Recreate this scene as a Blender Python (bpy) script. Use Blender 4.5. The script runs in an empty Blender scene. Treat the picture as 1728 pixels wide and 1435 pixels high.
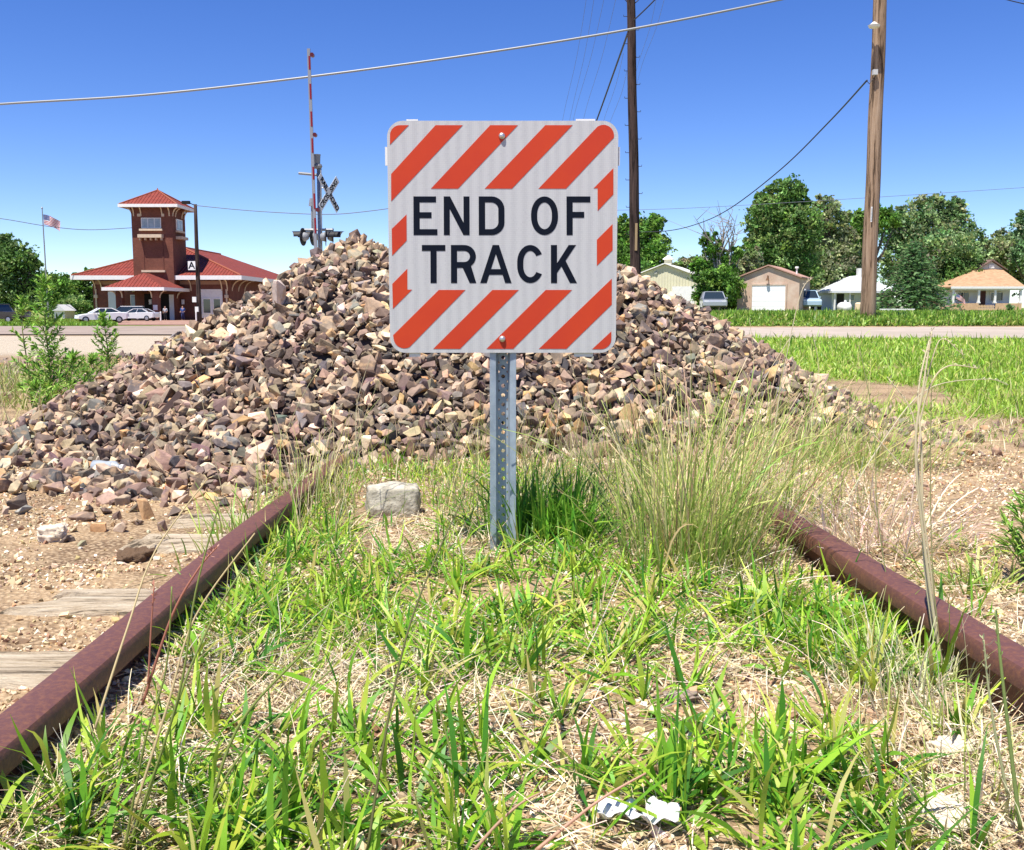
import bpy, bmesh, math, random
import numpy as np
from mathutils import Vector, Matrix, Quaternion
random.seed(7); rng = np.random.default_rng(7)
S = bpy.context.scene
R = math.radians
# ---------------------------------------------------------------- camera, sky, sun, exposure
CAM_Z, F, CX, CY, HZ = 0.95, 1680.0, 864.0, 717.5, 520.0
PITCH = math.atan((CY-HZ)/F)
cam = bpy.data.objects.new('camera', bpy.data.cameras.new('camera')); S.collection.objects.link(cam)
cam.data.sensor_width = 36; cam.data.lens = F/1728*36
cam.location = (0, 0, CAM_Z); cam.rotation_euler = (math.pi/2-PITCH, 0, 0)
cam.data.clip_end = 3000; cam.data.clip_start = 0.02
S.camera = cam
SUN_EL, SUN_AZ = R(68), R(-143)      # azimuth measured from +Y towards +X
w = bpy.data.worlds.new("World"); S.world = w; w.use_nodes = True
nt = w.node_tree; bg = nt.nodes['Background']
sky = nt.nodes.new('ShaderNodeTexSky'); sky.sky_type = 'NISHITA'; sky.sun_disc = False
sky.sun_elevation = SUN_EL; sky.sun_rotation = SUN_AZ
sky.altitude = 2000; sky.air_density = 1.0; sky.dust_density = 0.0; sky.ozone_density = 2.0; sky.air_density = .9
hsv = nt.nodes.new('ShaderNodeHueSaturation'); hsv.inputs['Saturation'].default_value = 1.3; hsv.inputs['Hue'].default_value = .518
nt.links.new(sky.outputs[0], hsv.inputs['Color']); nt.links.new(hsv.outputs[0], bg.inputs[0]); bg.inputs[1].default_value = 0.110
sd = Vector((math.sin(SUN_AZ)*math.cos(SUN_EL), math.cos(SUN_AZ)*math.cos(SUN_EL), math.sin(SUN_EL)))
sl = bpy.data.lights.new('sun', 'SUN'); sl.energy = 5.0; sl.angle = R(0.5); sl.color = (1, 0.95, 0.87)
so = bpy.data.objects.new('sun', sl); S.collection.objects.link(so)
so.rotation_euler = sd.to_track_quat('Z', 'Y').to_euler(); so.location = (0, 0, 50)
S.view_settings.view_transform = 'Standard'; S.view_settings.look = 'None'
S.view_settings.exposure = 0.74; S.view_settings.gamma = 1
S.cycles.max_bounces = 6; S.cycles.transparent_max_bounces = 8
try:
    S.cycles.use_denoising = True
except Exception: pass

# ---------------------------------------------------------------- pixel (of the photo) -> world helpers
cp, sp = math.cos(PITCH), math.sin(PITCH)
def W(px, py, Y):
    dx, dy = (px-CX)/F, (CY-py)/F
    t = Y/(cp+dy*sp)
    return Vector((dx*t, Y, CAM_Z + t*(-sp+dy*cp)))
def hitz(px, py, zf):
    """point of the pixel's ray at height zf(x,y)"""
    lo, hi = 0.3, 600.0
    prev = None
    Y = 0.4
    while Y < 500:
        p = W(px, py, Y)
        if p.z <= zf(p.x, p.y): break
        prev = Y; Y *= 1.03
    if prev is None: return W(px, py, Y)
    a, b = prev, Y
    for _ in range(20):
        m = (a+b)/2; p = W(px, py, m)
        if p.z <= zf(p.x, p.y): b = m
        else: a = m
    return W(px, py, b)

# ---------------------------------------------------------------- noise + terrain
def _h(i, j, s):
    n = (i*374761393 + j*668265263 + s*1442695041).astype(np.int64) & 0xffffffff
    n = ((n ^ (n >> 13))*1274126177) & 0xffffffff
    return ((n ^ (n >> 16)) & 0xffff)/65535.0
def vnoise(x, y, s=0):
    x = np.asarray(x, float); y = np.asarray(y, float)
    i = np.floor(x).astype(np.int64); j = np.floor(y).astype(np.int64)
    u = x-i; v = y-j; u = u*u*(3-2*u); v = v*v*(3-2*v)
    return (_h(i, j, s)*(1-u)+_h(i+1, j, s)*u)*(1-v)+(_h(i, j+1, s)*(1-u)+_h(i+1, j+1, s)*u)*v
def fbm(x, y, s=0, o=4):
    r = 0; a = .5
    for k in range(o):
        r = r + a*vnoise(x*2**k, y*2**k, s+k); a /= 2
    return r/(1-2.0**-o)
LY = [-5, 4, 10, 18, 27, 50, 87, 130, 400, 1500]
LZ = [.285, .275, .17, .08, .0, -.25, -.52, -.56, -.6, -.6]
RY = [-5, 4, 8, 20, 26.5, 28.5, 85, 130, 400, 1500]
RZ = [.285, .285, .32, .37, .42, .58, .65, .65, .6, .6]
def terr(x, y):
    x = np.asarray(x, float); y = np.asarray(y, float)
    l = np.interp(y, LY, LZ); r = np.interp(y, RY, RZ)
    k = np.clip((x/np.maximum(y, 1)+.12)/.24, 0, 1); k = k*k*(3-2*k)
    z = l*(1-k)+r*k
    near = np.clip(1-(y-3)/8, 0, 1)
    z = z + near*(.03*(fbm(x*1.7+9, y*1.7, 3)-.5)+.014*(fbm(x*9, y*9, 5)-.5))
    z = z + (1-near)*.08*(fbm(x*.4, y*.4, 8)-.5)*np.clip(1-y/60, 0, 1)
    # beside the rails on the left the gravel lies a little lower
    z = z - .022*np.clip((-x-.72)/.1, 0, 1)*near + .012*np.clip(1-abs(x-.05)/.6, 0, 1)*near
    z = z + .052*np.clip((x+.735)/.03, 0, 1)*np.exp(-(np.maximum(x+.66, 0)/.17)**2)*np.clip((2.9-y)/1.2, 0, 1)
    return z
def tz(x, y): return float(terr(x, y))
G = lambda px, py: hitz(px, py, tz)

# ---------------------------------------------------------------- materials
MAT = {}
def mat(name, col=(.5, .5, .5), rough=.8, metal=0, noise=None, bump=None, attr=None, trans=0, spec=.3, coat=0):
    """noise=(scale, second colour, lo, hi)   bump=(scale, strength)"""
    if name in MAT: return MAT[name]
    m = bpy.data.materials.new(name); m.use_nodes = True; n = m.node_tree.nodes; L = m.node_tree.links
    b = n['Principled BSDF']; b.inputs['Roughness'].default_value = rough; b.inputs['Metallic'].default_value = metal
    b.inputs['Specular IOR Level'].default_value = spec; b.inputs['Coat Weight'].default_value = coat
    b.inputs['Base Color'].default_value = (*col, 1)
    tc = n.new('ShaderNodeTexCoord'); src = None
    if attr:
        a = n.new('ShaderNodeAttribute'); a.attribute_name = attr; src = a.outputs['Color']
    if noise:
        nn = n.new('ShaderNodeTexNoise'); nn.inputs['Scale'].default_value = noise[0]; nn.inputs['Detail'].default_value = 7
        nn.inputs['Roughness'].default_value = .62
        L.new(tc.outputs['Object'], nn.inputs['Vector'])
        mr = n.new('ShaderNodeMapRange'); mr.inputs[1].default_value = noise[2]; mr.inputs[2].default_value = noise[3]
        L.new(nn.outputs['Fac'], mr.inputs[0])
        mx = n.new('ShaderNodeMix'); mx.data_type = 'RGBA'
        if src: L.new(src, mx.inputs[6])
        else: mx.inputs[6].default_value = (*col, 1)
        mx.inputs[7].default_value = (*noise[1], 1)
        L.new(mr.outputs[0], mx.inputs[0]); src = mx.outputs[2]
    if src: L.new(src, b.inputs['Base Color'])
    if bump:
        nb = n.new('ShaderNodeTexNoise'); nb.inputs['Scale'].default_value = bump[0]; nb.inputs['Detail'].default_value = 6
        L.new(tc.outputs['Object'], nb.inputs['Vector'])
        bp = n.new('ShaderNodeBump'); bp.inputs['Strength'].default_value = bump[1]
        bp.inputs['Distance'].default_value = bump[2] if len(bump) > 2 else .01
        L.new(nb.outputs['Fac'], bp.inputs['Height']); L.new(bp.outputs[0], b.inputs['Normal'])
    if trans:
        t = n.new('ShaderNodeBsdfTranslucent'); ms = n.new('ShaderNodeMixShader'); ms.inputs[0].default_value = trans
        if src: L.new(src, t.inputs[0])
        else: t.inputs[0].default_value = (*col, 1)
        L.new(b.outputs[0], ms.inputs[1]); L.new(t.outputs[0], ms.inputs[2])
        L.new(ms.outputs[0], n['Material Output'].inputs[0])
    MAT[name] = m; return m
M_GRASS = mat('grass_blades', attr='col', rough=.45, trans=.38, spec=.35)
M_STRAW = mat('dry_straw', attr='col', rough=.7, trans=.2, spec=.25)
M_LEAF = mat('tree_leaves', attr='col', rough=.55, trans=.33, spec=.25)
M_BARK = mat('bark', (.10, .075, .055), .9, noise=(6, (.2, .16, .12), .4, .7), bump=(20, .6, .03))
M_ROCK = mat('crushed_stone', attr='col', rough=.82, bump=(55, .55, .006), spec=.25)
def rock_nodes(m):
    n = m.node_tree.nodes; L = m.node_tree.links; b = n['Principled BSDF']
    a = [x for x in n if x.type == 'ATTRIBUTE'][0]
    geo = n.new('ShaderNodeNewGeometry')
    nn = n.new('ShaderNodeTexNoise'); nn.inputs['Scale'].default_value = 14; nn.inputs['Detail'].default_value = 8; nn.inputs['Roughness'].default_value = .65
    L.new(geo.outputs['Position'], nn.inputs['Vector'])
    hs = n.new('ShaderNodeMapRange'); hs.inputs[1].default_value = .3; hs.inputs[2].default_value = .72; hs.inputs[3].default_value = .62; hs.inputs[4].default_value = 1.4
    L.new(nn.outputs['Fac'], hs.inputs[0])
    vm = n.new('ShaderNodeVectorMath'); vm.operation = 'SCALE'
    L.new(a.outputs['Color'], vm.inputs[0]); L.new(hs.outputs[0], vm.inputs['Scale'])
    n2 = n.new('ShaderNodeTexNoise'); n2.inputs['Scale'].default_value = 23; n2.inputs['Detail'].default_value = 3
    L.new(geo.outputs['Position'], n2.inputs['Vector'])
    r2 = n.new('ShaderNodeMapRange'); r2.inputs[1].default_value = .55; r2.inputs[2].default_value = .68; r2.inputs[4].default_value = .7
    L.new(n2.outputs['Fac'], r2.inputs[0])
    mx = n.new('ShaderNodeMix'); mx.data_type = 'RGBA'; mx.inputs[7].default_value = (.55, .36, .20, 1)
    L.new(r2.outputs[0], mx.inputs[0]); L.new(vm.outputs[0], mx.inputs[6]); L.new(mx.outputs[2], b.inputs['Base Color'])
rock_nodes(M_ROCK)
M_PEB = mat('pea_gravel', attr='col', rough=.85, bump=(200, .3, .002), spec=.2)

# ---------------------------------------------------------------- object helpers
ORG = {}
def tag(o, label=None, cat=None, group=None, kind=None):
    if label: o['label'] = label
    if cat: o['category'] = cat
    if group: o['group'] = group
    if kind: o['kind'] = kind
    return o
def thing(name, loc, label, cat, group=None, rz=0):
    o = bpy.data.objects.new(name, None); S.collection.objects.link(o); o.empty_display_size = .2
    o.location = loc; o.rotation_euler = (0, 0, rz); ORG[o] = Vector(loc) if rz == 0 else None
    return tag(o, label, cat, group)
def link(name, me, parent=None, org=None):
    o = bpy.data.objects.new(name, me); S.collection.objects.link(o)
    if parent is not None: o.parent = parent
    elif org is not None: o.location = org
    return o
class MB:
    """collects verts/faces; world coordinates unless parent has a rotation (then local)"""
    def __init__(s): s.v = []; s.f = []
    def add(s, vs, fs):
        n = len(s.v); s.v += [tuple(p) for p in vs]; s.f += [tuple(i+n for i in f) for f in fs]; return s
    def box(s, x0, x1, y0, y1, z0, z1):
        return s.add([(x0,y0,z0),(x1,y0,z0),(x1,y1,z0),(x0,y1,z0),(x0,y0,z1),(x1,y0,z1),(x1,y1,z1),(x0,y1,z1)],
                     [(0,3,2,1),(4,5,6,7),(0,1,5,4),(1,2,6,5),(2,3,7,6),(3,0,4,7)])
    def obox(s, c, ax, ay, az, hx, hy, hz):
        c = Vector(c); P = []
        for k in (-1, 1):
            for a, b in ((-1,-1),(1,-1),(1,1),(-1,1)): P.append(c+ax*hx*a+ay*hy*b+az*hz*k)
        return s.add(P, [(0,3,2,1),(4,5,6,7),(0,1,5,4),(1,2,6,5),(2,3,7,6),(3,0,4,7)])
    def prism(s, poly, a, b):
        """poly list of (x,z), extruded along y from a to b"""
        n = len(poly)
        s.add([(p[0], a, p[1]) for p in poly]+[(p[0], b, p[1]) for p in poly],
              [tuple(range(n)), tuple(range(2*n-1, n-1, -1))]+[(i, i+n, (i+1) % n+n, (i+1) % n) for i in range(n)])
        return s
    def tube(s, pts, rad, n=8, cap=True):
        pts = [Vector(p) for p in pts]; rs = rad if hasattr(rad, '__len__') else [rad]*len(pts)
        base = len(s.v); up = Vector((0, 0, 1)); prevx = None
        for i, p in enumerate(pts):
            d = (pts[min(i+1, len(pts)-1)]-pts[max(i-1, 0)]).normalized()
            x = prevx - d*prevx.dot(d) if prevx is not None else (d.cross(up) if abs(d.z) < .95 else d.cross(Vector((0, 1, 0))))
            if x.length < 1e-6: x = d.orthogonal()
            x.normalize(); prevx = x; y = d.cross(x)
            for k in range(n):
                a = 2*math.pi*k/n; s.v.append(tuple(p+x*math.cos(a)*rs[i]+y*math.sin(a)*rs[i]))
        for i in range(len(pts)-1):
            for k in range(n):
                a = base+i*n+k; b = base+i*n+(k+1) % n; s.f.append((a, b, b+n, a+n))
        if cap:
            s.f.append(tuple(base+k for k in range(n-1, -1, -1))); e = base+(len(pts)-1)*n; s.f.append(tuple(e+k for k in range(n)))
        return s
    def hip(s, x0, x1, y0, y1, z0, z1, t=.12):
        """hip roof over a rectangle with a closed soffit"""
        wx, wy = x1-x0, y1-y0
        if abs(wx-wy) < 1e-3: r = [((x0+x1)/2, (y0+y1)/2, z1)]*2
        elif wx > wy: r = [(x0+wy/2, (y0+y1)/2, z1), (x1-wy/2, (y0+y1)/2, z1)]
        else: r = [((x0+x1)/2, y0+wx/2, z1), ((x0+x1)/2, y1-wx/2, z1)]
        v = [(x0,y0,z0),(x1,y0,z0),(x1,y1,z0),(x0,y1,z0),(x0,y0,z0-t),(x1,y0,z0-t),(x1,y1,z0-t),(x0,y1,z0-t), r[0], r[1]]
        if wx >= wy: f = [(0,1,9,8),(1,2,9),(2,3,8,9),(3,0,8)]
        else: f = [(0,1,8),(1,2,9,8),(2,3,9),(3,0,8,9)]
        return s.add(v, f+[(0,4,5,1),(1,5,6,2),(2,6,7,3),(3,7,4,0),(4,7,6,5)])
    def build(s, name, m, parent=None, smooth=False, org=None, bevel=0):
        me = bpy.data.meshes.new(name)
        o0 = Vector((0, 0, 0))
        if parent is not None:
            o0 = ORG.get(parent) or Vector((0, 0, 0))
        else:
            if org is None:
                a = np.array(s.v); org = ((a[:,0].min()+a[:,0].max())/2, (a[:,1].min()+a[:,1].max())/2, a[:,2].min())
            o0 = Vector(org)
        me.from_pydata([tuple(Vector(p)-o0) for p in s.v], [], s.f)
        bm = bmesh.new(); bm.from_mesh(me); bmesh.ops.recalc_face_normals(bm, faces=bm.faces); bm.to_mesh(me); bm.free()
        me.materials.append(m)
        if smooth: me.polygons.foreach_set('use_smooth', [True]*len(me.polygons))
        o = link(name, me, parent, org=tuple(o0))
        if parent is not None: ORG[o] = ORG.get(parent)
        if parent is not None and parent.parent is not None and parent.type == 'MESH': pass
        if bevel:
            md = o.modifiers.new('bevel', 'BEVEL'); md.width = bevel; md.segments = 2; md.limit_method = 'ANGLE'
        return o
def npmesh(name, V, Fq, m, col=None, parent=None, org=(0, 0, 0), smooth=False):
    """numpy mesh; Fq (n,k) faces all of k corners; col (nverts,3)"""
    org = np.array(ORG.get(parent) or (0, 0, 0), float) if parent is not None else np.array(org, float)
    V = np.asarray(V, float)-org
    me = bpy.data.meshes.new(name); n, k = Fq.shape
    me.vertices.add(len(V)); me.vertices.foreach_set('co', V.astype(np.float32).ravel())
    me.loops.add(n*k); me.loops.foreach_set('vertex_index', Fq.astype(np.int32).ravel())
    me.polygons.add(n); me.polygons.foreach_set('loop_start', np.arange(0, n*k, k, dtype=np.int32))
    me.update(calc_edges=True); me.validate()
    if smooth: me.polygons.foreach_set('use_smooth', np.ones(n, bool))
    else: me.polygons.foreach_set('use_smooth', np.zeros(n, bool))
    if col is not None:
        a = me.attributes.new('col', 'FLOAT_COLOR', 'POINT')
        c = np.ones((len(V), 4), np.float32); c[:, :3] = col; a.data.foreach_set('color', c.ravel())
    me.materials.append(m)
    return link(name, me, parent, org=tuple(org))

def blade_arrays(base, az, L, wd, tilt, curl, c0, c1, K=4, prof='blade', side=0.0, droop=None):
    """ribbons; base (N,3); returns V,F,C"""
    N = len(base); t = np.linspace(0, 1, K+1)
    th = tilt[:, None]+curl[:, None]*t[None]**1.3
    st = (L/K)[:, None]
    dh = np.sin(th)*st; dz = np.cos(th)*st
    H = np.concatenate([np.zeros((N, 1)), np.cumsum(dh[:, :-1], 1)], 1); Z = np.concatenate([np.zeros((N, 1)), np.cumsum(dz[:, :-1], 1)], 1)
    sw = side*rng.normal(size=(N, 1))*t[None]**2*L[:, None]
    ca, sa = np.cos(az)[:, None], np.sin(az)[:, None]
    P = np.stack([base[:, 0:1]+H*ca-sw*sa, base[:, 1:2]+H*sa+sw*ca, base[:, 2:3]+Z], -1)
    if prof == 'blade': pr = np.clip(.55+1.6*t, 0, 1)*np.clip((1-t)*2.2, .03, 1)
    elif prof == 'leaf': pr = np.clip(np.sin(np.pi*np.clip(t*.94+.04, 0, 1))**.8, .04, 1)
    else: pr = 1-.6*t
    hw = .5*wd[:, None]*pr[None]
    tw = rng.normal(0, .5, (N, 1))
    sx, sy, sz = -sa*np.cos(tw), ca*np.cos(tw), np.sin(tw)+0*t[None]
    Sd = np.stack(np.broadcast_arrays(sx, sy, sz), -1)
    V = np.stack([P-Sd*hw[..., None], P+Sd*hw[..., None]], 2).reshape(-1, 3)
    idx = np.arange(N)[:, None]*(2*(K+1))+2*np.arange(K)[None]
    Fq = np.stack([idx, idx+1, idx+3, idx+2], -1).reshape(-1, 4)
    C = c0[:, None]*(1-t[None, :, None])+c1[:, None]*t[None, :, None]
    C = np.repeat(C[:, :, None], 2, 2).reshape(-1, 3)
    return V, Fq, C
def merge(lst):
    V, Fs, C, n = [], [], [], 0
    for v, f, c in lst: V.append(v); Fs.append(f+n); C.append(c); n += len(v)
    return np.concatenate(V), np.concatenate(Fs), np.concatenate(C)
def palette(n, cols, wts, jit=.18):
    cols = np.array(cols); k = rng.choice(len(cols), n, p=np.array(wts)/sum(wts))
    return cols[k]*np.exp(rng.normal(0, jit, (n, 1)))*np.exp(rng.normal(0, jit*.35, (n, 3)))

# ================================================================= SETTING
def axis(lo, hi, near, step, grow):
    a = [near[0]]
    while a[-1] < near[1]: a.append(a[-1]+step)
    s = step
    while a[-1] < hi: s *= grow; a.append(a[-1]+s)
    b = [near[0]]; s = step
    while b[-1] > lo: s *= grow; b.append(b[-1]-s)
    return np.array(b[::-1][:-1]+a)
gx = axis(-1500, 1500, (-2.6, 2.6), .035, 1.07); gy = axis(-80, 2200, (.6, 5.5), .035, 1.06)
XX, YY = np.meshgrid(gx, gy); ZZ = terr(XX, YY)
nx, ny = len(gx), len(gy)
ii = (np.arange(ny-1)[:, None]*nx+np.arange(nx-1)[None]).ravel()
FF = np.stack([ii, ii+1, ii+nx+1, ii+nx], -1)
def ground_mat():
    m = bpy.data.materials.new('ground_soil'); m.use_nodes = True; n = m.node_tree.nodes; L = m.node_tree.links; b = n['Principled BSDF']
    b.inputs['Roughness'].default_value = .95; b.inputs['Specular IOR Level'].default_value = .1
    tc = n.new('ShaderNodeTexCoord')
    def noi(sc, det=6): 
        x = n.new('ShaderNodeTexNoise'); x.inputs['Scale'].default_value = sc; x.inputs['Detail'].default_value = det; x.inputs['Roughness'].default_value = .65
        L.new(tc.outputs['Object'], x.inputs['Vector']); return x.outputs['Fac']
    def mr(s, a, c): 
        x = n.new('ShaderNodeMapRange'); x.inputs[1].default_value = a; x.inputs[2].default_value = c; L.new(s, x.inputs[0]); return x.outputs[0]
    def mix(f, a, c):
        x = n.new('ShaderNodeMix'); x.data_type = 'RGBA'; L.new(f, x.inputs[0])
        for k, q in ((6, a), (7, c)):
            if isinstance(q, tuple): x.inputs[k].default_value = (*q, 1)
            else: L.new(q, x.inputs[k])
        return x.outputs[2]
    dirt = mix(mr(noi(3.2), .42, .62), (.36, .25, .145), (.17, .11, .065))
    vo = n.new('ShaderNodeTexVoronoi'); vo.inputs['Scale'].default_value = 70; L.new(tc.outputs['Object'], vo.inputs['Vector'])
    dirt = mix(mr(vo.outputs['Distance'], .05, .6), (.56, .42, .26), dirt)
    at = n.new('ShaderNodeAttribute'); at.attribute_name = 'col'
    sx = n.new('ShaderNodeSeparateColor'); L.new(at.outputs['Color'], sx.inputs[0])
    c = mix(sx.outputs[0], dirt, mix(mr(noi(1.5), .35, .65), (.13, .19, .04), (.30, .27, .11)))
    c = mix(sx.outputs[1], c, mix(mr(noi(30), .35, .65), (.56, .49, .38), (.34, .27, .19)))
    c = mix(sx.outputs[2], c, mix(mr(noi(8), .4, .6), (.20, .14, .11), (.33, .25, .19)))
    L.new(c, b.inputs['Base Color'])
    bp = n.new('ShaderNodeBump'); bp.inputs['Strength'].default_value = .8; bp.inputs['Distance'].default_value = .012
    ad = n.new('ShaderNodeMath'); ad.operation = 'SUBTRACT'; L.new(noi(90, 4), ad.inputs[0]); L.new(vo.outputs['Distance'], ad.inputs[1])
    L.new(ad.outputs[0], bp.inputs['Height']); L.new(bp.outputs[0], b.inputs['Normal'])
    return m
def lawn_mask(x, y):
    """right-hand lawn: 0..1"""
    r = x/np.maximum(y, .1)
    e = vnoise(x*.9, y*.9, 31)*1.1
    near = np.clip((y-5.3-e)/.6, 0, 1)
    bare = np.exp(-(((x-2.75)/.62)**2+((y-7.6)/1.25)**2))
    m = near*np.clip((x-1.2-.05*y)/.4, 0, 1)*np.clip((18.4-y)/.3, 0, 1)
    return np.clip(m-1.6*bare, 0, 1)
gr = lawn_mask(XX, YY)
far = np.clip((YY-28)/1, 0, 1)*np.clip((XX/np.maximum(YY, 1)+.1)/.05, 0, 1)
lf = np.clip((YY-72)/4, 0, 1)*np.clip((-.335-XX/np.maximum(YY, 1))/.02, 0, 1)
farleft = np.clip((YY-150)/5, 0, 1)
col = np.zeros((XX.size, 3))
col[:, 0] = np.clip(np.maximum.reduce([gr*.9, far, lf, farleft]), 0, 1).ravel()
wg = np.clip((YY-17)/3, 0, 1)*np.clip((40-YY)/2, 0, 1)*np.clip((.0-XX/np.maximum(YY, 1))/.1, 0, 1)
col[:, 1] = wg.ravel()
dg = np.clip((YY-9)/2, 0, 1)*np.clip((19-YY)/3, 0, 1)*np.clip((-.28-XX/np.maximum(YY, 1))/.06, 0, 1)
col[:, 2] = (dg*(fbm(XX*1.2, YY*1.2, 4) > .45)).ravel()
g = npmesh('ground', np.stack([XX, YY, ZZ], -1).reshape(-1, 3), FF, ground_mat(), col, smooth=True); tag(g, kind='structure')

M_ASPH = mat('pale_asphalt', (.35, .295, .235), .95, noise=(.8, (.42, .35, .29), .4, .65), bump=(60, .3, .01))
def sheet(name, poly_rows, m, dz):
    """strip between two edges (lists of (x,y)) draped on the terrain"""
    a, b2 = poly_rows; n = len(a); K = 12; v = []; f = []
    for i in range(n):
        for k in range(K+1):
            x = a[i][0]+(b2[i][0]-a[i][0])*k/K; y = a[i][1]+(b2[i][1]-a[i][1])*k/K; v.append((x, y, tz(x, y)+dz))
    for i in range(n-1):
        for k in range(K): q = i*(K+1)+k; f.append((q, q+1, q+K+2, q+K+1))
    mb = MB(); mb.v = v; mb.f = f
    o = mb.build(name, m, smooth=True); tag(o, kind='structure'); return o
xs = np.linspace(-2, 60, 60)
road_n = lambda x: 18.6+.01*x+.25*math.sin(x*.6)
sheet('road', ([(x, road_n(x)) for x in xs], [(x, 26.2+.02*x) for x in xs]), M_ASPH, .03)
xs = np.linspace(-60, 2, 50)
sheet('station_road', ([(x, 40+.12*math.sin(x)) for x in xs], [(x, 74) for x in xs]), mat('brown_asphalt', (.25, .195, .155), .95, noise=(.5, (.34, .27, .215), .4, .65)), .05)
xs = np.linspace(-56, -2, 40)
sheet('brick_pavement', ([(x, 84) for x in xs], [(x, 119.8) for x in xs]), mat('brick_paving', (.27, .14, .10), .95, noise=(2, (.36, .23, .17), .4, .6)), .05)

# ================================================================= RAILS, SLEEPERS
def headz(x, y): return .44-.028*y
def rail_profile(k=1):
    return [(-.066,-.165),(.066,-.165),(.066,-.153),(.018,-.142),(.009,-.12),(.009,-.055),(.016,-.046),(.0345,-.036),(.036,-.012),(.030,-.003),(.018,0),(-.018,0),(-.030,-.003),(-.036,-.012),(-.0345,-.036),(-.016,-.046),(-.009,-.055),(-.009,-.12),(-.018,-.142),(-.066,-.153)]
M_RAIL = mat('rusted_rail_steel', (.115, .045, .036), .6, metal=.05, noise=(110, (.20, .082, .042), .45, .72), bump=(260, .5, .0015), spec=.5)
def make_rail(pa, pb, y0, y1, label):
    a = hitz(*pa, headz); b = hitz(*pb, headz); sx = (b.x-a.x)/(b.y-a.y)
    mb = MB(); pr = rail_profile(); n = len(pr); N = 40
    for i in range(N+1):
        y = y0+(y1-y0)*i/N; x = a.x+sx*(y-a.y)+(0.036 if pa[0] < 800 else -.036)+.004*math.sin(y*2.1)
        z = headz(0, y)+.003*math.sin(y*3)
        if y > 3.3: z -= .01*(y-3.3)
        for p in pr: mb.v.append((x+p[0], y, z+p[1]))
    for i in range(N):
        for k in range(n): mb.f.append((i*n+k, i*n+(k+1) % n, (i+1)*n+(k+1) % n, (i+1)*n+k))
    mb.f.append(tuple(range(n))); mb.f.append(tuple(N*n+k for k in range(n)))
    o = mb.build('rail', M_RAIL, smooth=True); o.data.set_sharp_from_angle(angle=R(38)); tag(o, label, 'rail', 'rusty rails of the dead-end track')
    return lambda y: a.x+sx*(y-a.y)+(0.036 if pa[0] < 800 else -.036)
railL = make_rail((0, 1192), (552, 772), .35, 4.6, 'rusty brown rail running under the stone heap, beside the bare sleeper ends')
railR = make_rail((1728, 1082), (1330, 857), .35, 3.35, 'rusty brown rail whose far end vanishes in the tall grass clump')
M_TIE = mat('weathered_sleeper_wood', (.50, .40, .28), .95, spec=.1)
def wood_nodes(m, c1, c2, stretch, axis_='X', bstr=.9, bd=.01):
    n = m.node_tree.nodes; L = m.node_tree.links; b = n['Principled BSDF']; tc = [x for x in n if x.type == 'TEX_COORD'][0]
    mp = n.new('ShaderNodeMapping'); mp.inputs['Scale'].default_value = stretch; L.new(tc.outputs['Object'], mp.inputs[0])
    nn = n.new('ShaderNodeTexNoise'); nn.inputs['Scale'].default_value = 1; nn.inputs['Detail'].default_value = 8; nn.inputs['Roughness'].default_value = .7; L.new(mp.outputs[0], nn.inputs[0])
    cr = n.new('ShaderNodeValToRGB'); e = cr.color_ramp.elements; e[0].position = .40; e[0].color = (*[q*.28 for q in c2], 1); e[1].position = .7; e[1].color = (*c1, 1)
    e2 = cr.color_ramp.elements.new(.47); e2.color = (*c2, 1)
    L.new(nn.outputs['Fac'], cr.inputs[0]); L.new(cr.outputs[0], b.inputs['Base Color'])
    bp = n.new('ShaderNodeBump'); bp.inputs['Strength'].default_value = bstr; bp.inputs['Distance'].default_value = bd; L.new(nn.outputs['Fac'], bp.inputs['Height']); L.new(bp.outputs[0], b.inputs['Normal'])
wood_nodes(M_TIE, (.66, .58, .44), (.44, .35, .24), (5, 70, 30), bd=.02)
tie_lab = ['pale split sleeper end nearest the camera, left of the rail', 'weathered sleeper end second from the camera, level with open gravel', 'sleeper end beside the dark dirt clod, left of the rail', 'narrow sleeper end just before the stone heap, left of the rail']
for i, (px, py) in enumerate([(60, 1140), (170, 1022), (290, 925), (345, 886)]):
    c = G(px, py); y = c.y
    xl = {0: railL(y)-.50, 1: railL(y)-.36, 2: railL(y)-.34, 3: railL(y)-.34}[i]; xr = .9
    zt = tz(xl+.2, y)+.024; hw = .095-.012*i
    mb = MB(); nxs, nys = 60, 12
    for a in range(nxs+1):
        for b in range(nys+1):
            x = xl+(xr-xl)*a/nxs; v = b/nys*2-1
            endr = .17*(float(vnoise(v*5+i*7, 3.3, 5))-.5)*2*max(0, 1-a/6)
            wob = .02*(float(vnoise(x*6+i*9, v*.5, 2))-.5)
            z = zt+.010*float(vnoise(x*3+i, v*9, 11)-.5)-.035*max(0, abs(v)-.75)/.25*float(.3+vnoise(x*11, i+v, 4))-(.03 if a == 0 else 0)
            if x > railL(y): z -= .022
            mb.v.append((x+endr+.0, y+v*hw+wob, z))
    for a in range(nxs):
        for b in range(nys): q = a*(nys+1)+b; mb.f.append((q, q+1, q+nys+2, q+nys+1))
    # skirts down into the gravel
    def skirt(idx):
        s = len(mb.v)
        for q in idx: x, yy, z = mb.v[q]; mb.v.append((x, yy, z-.12))
        for k in range(len(idx)-1): mb.f.append((idx[k], idx[k+1], s+k+1, s+k))
    skirt([b for b in range(nys+1)]); skirt([a*(nys+1) for a in range(nxs+1)]); skirt([a*(nys+1)+nys for a in range(nxs+1)])
    o = mb.build('railway_sleeper', M_TIE); tag(o, tie_lab[i], 'railway sleeper', 'wooden sleepers under the rusty rails')

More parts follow.
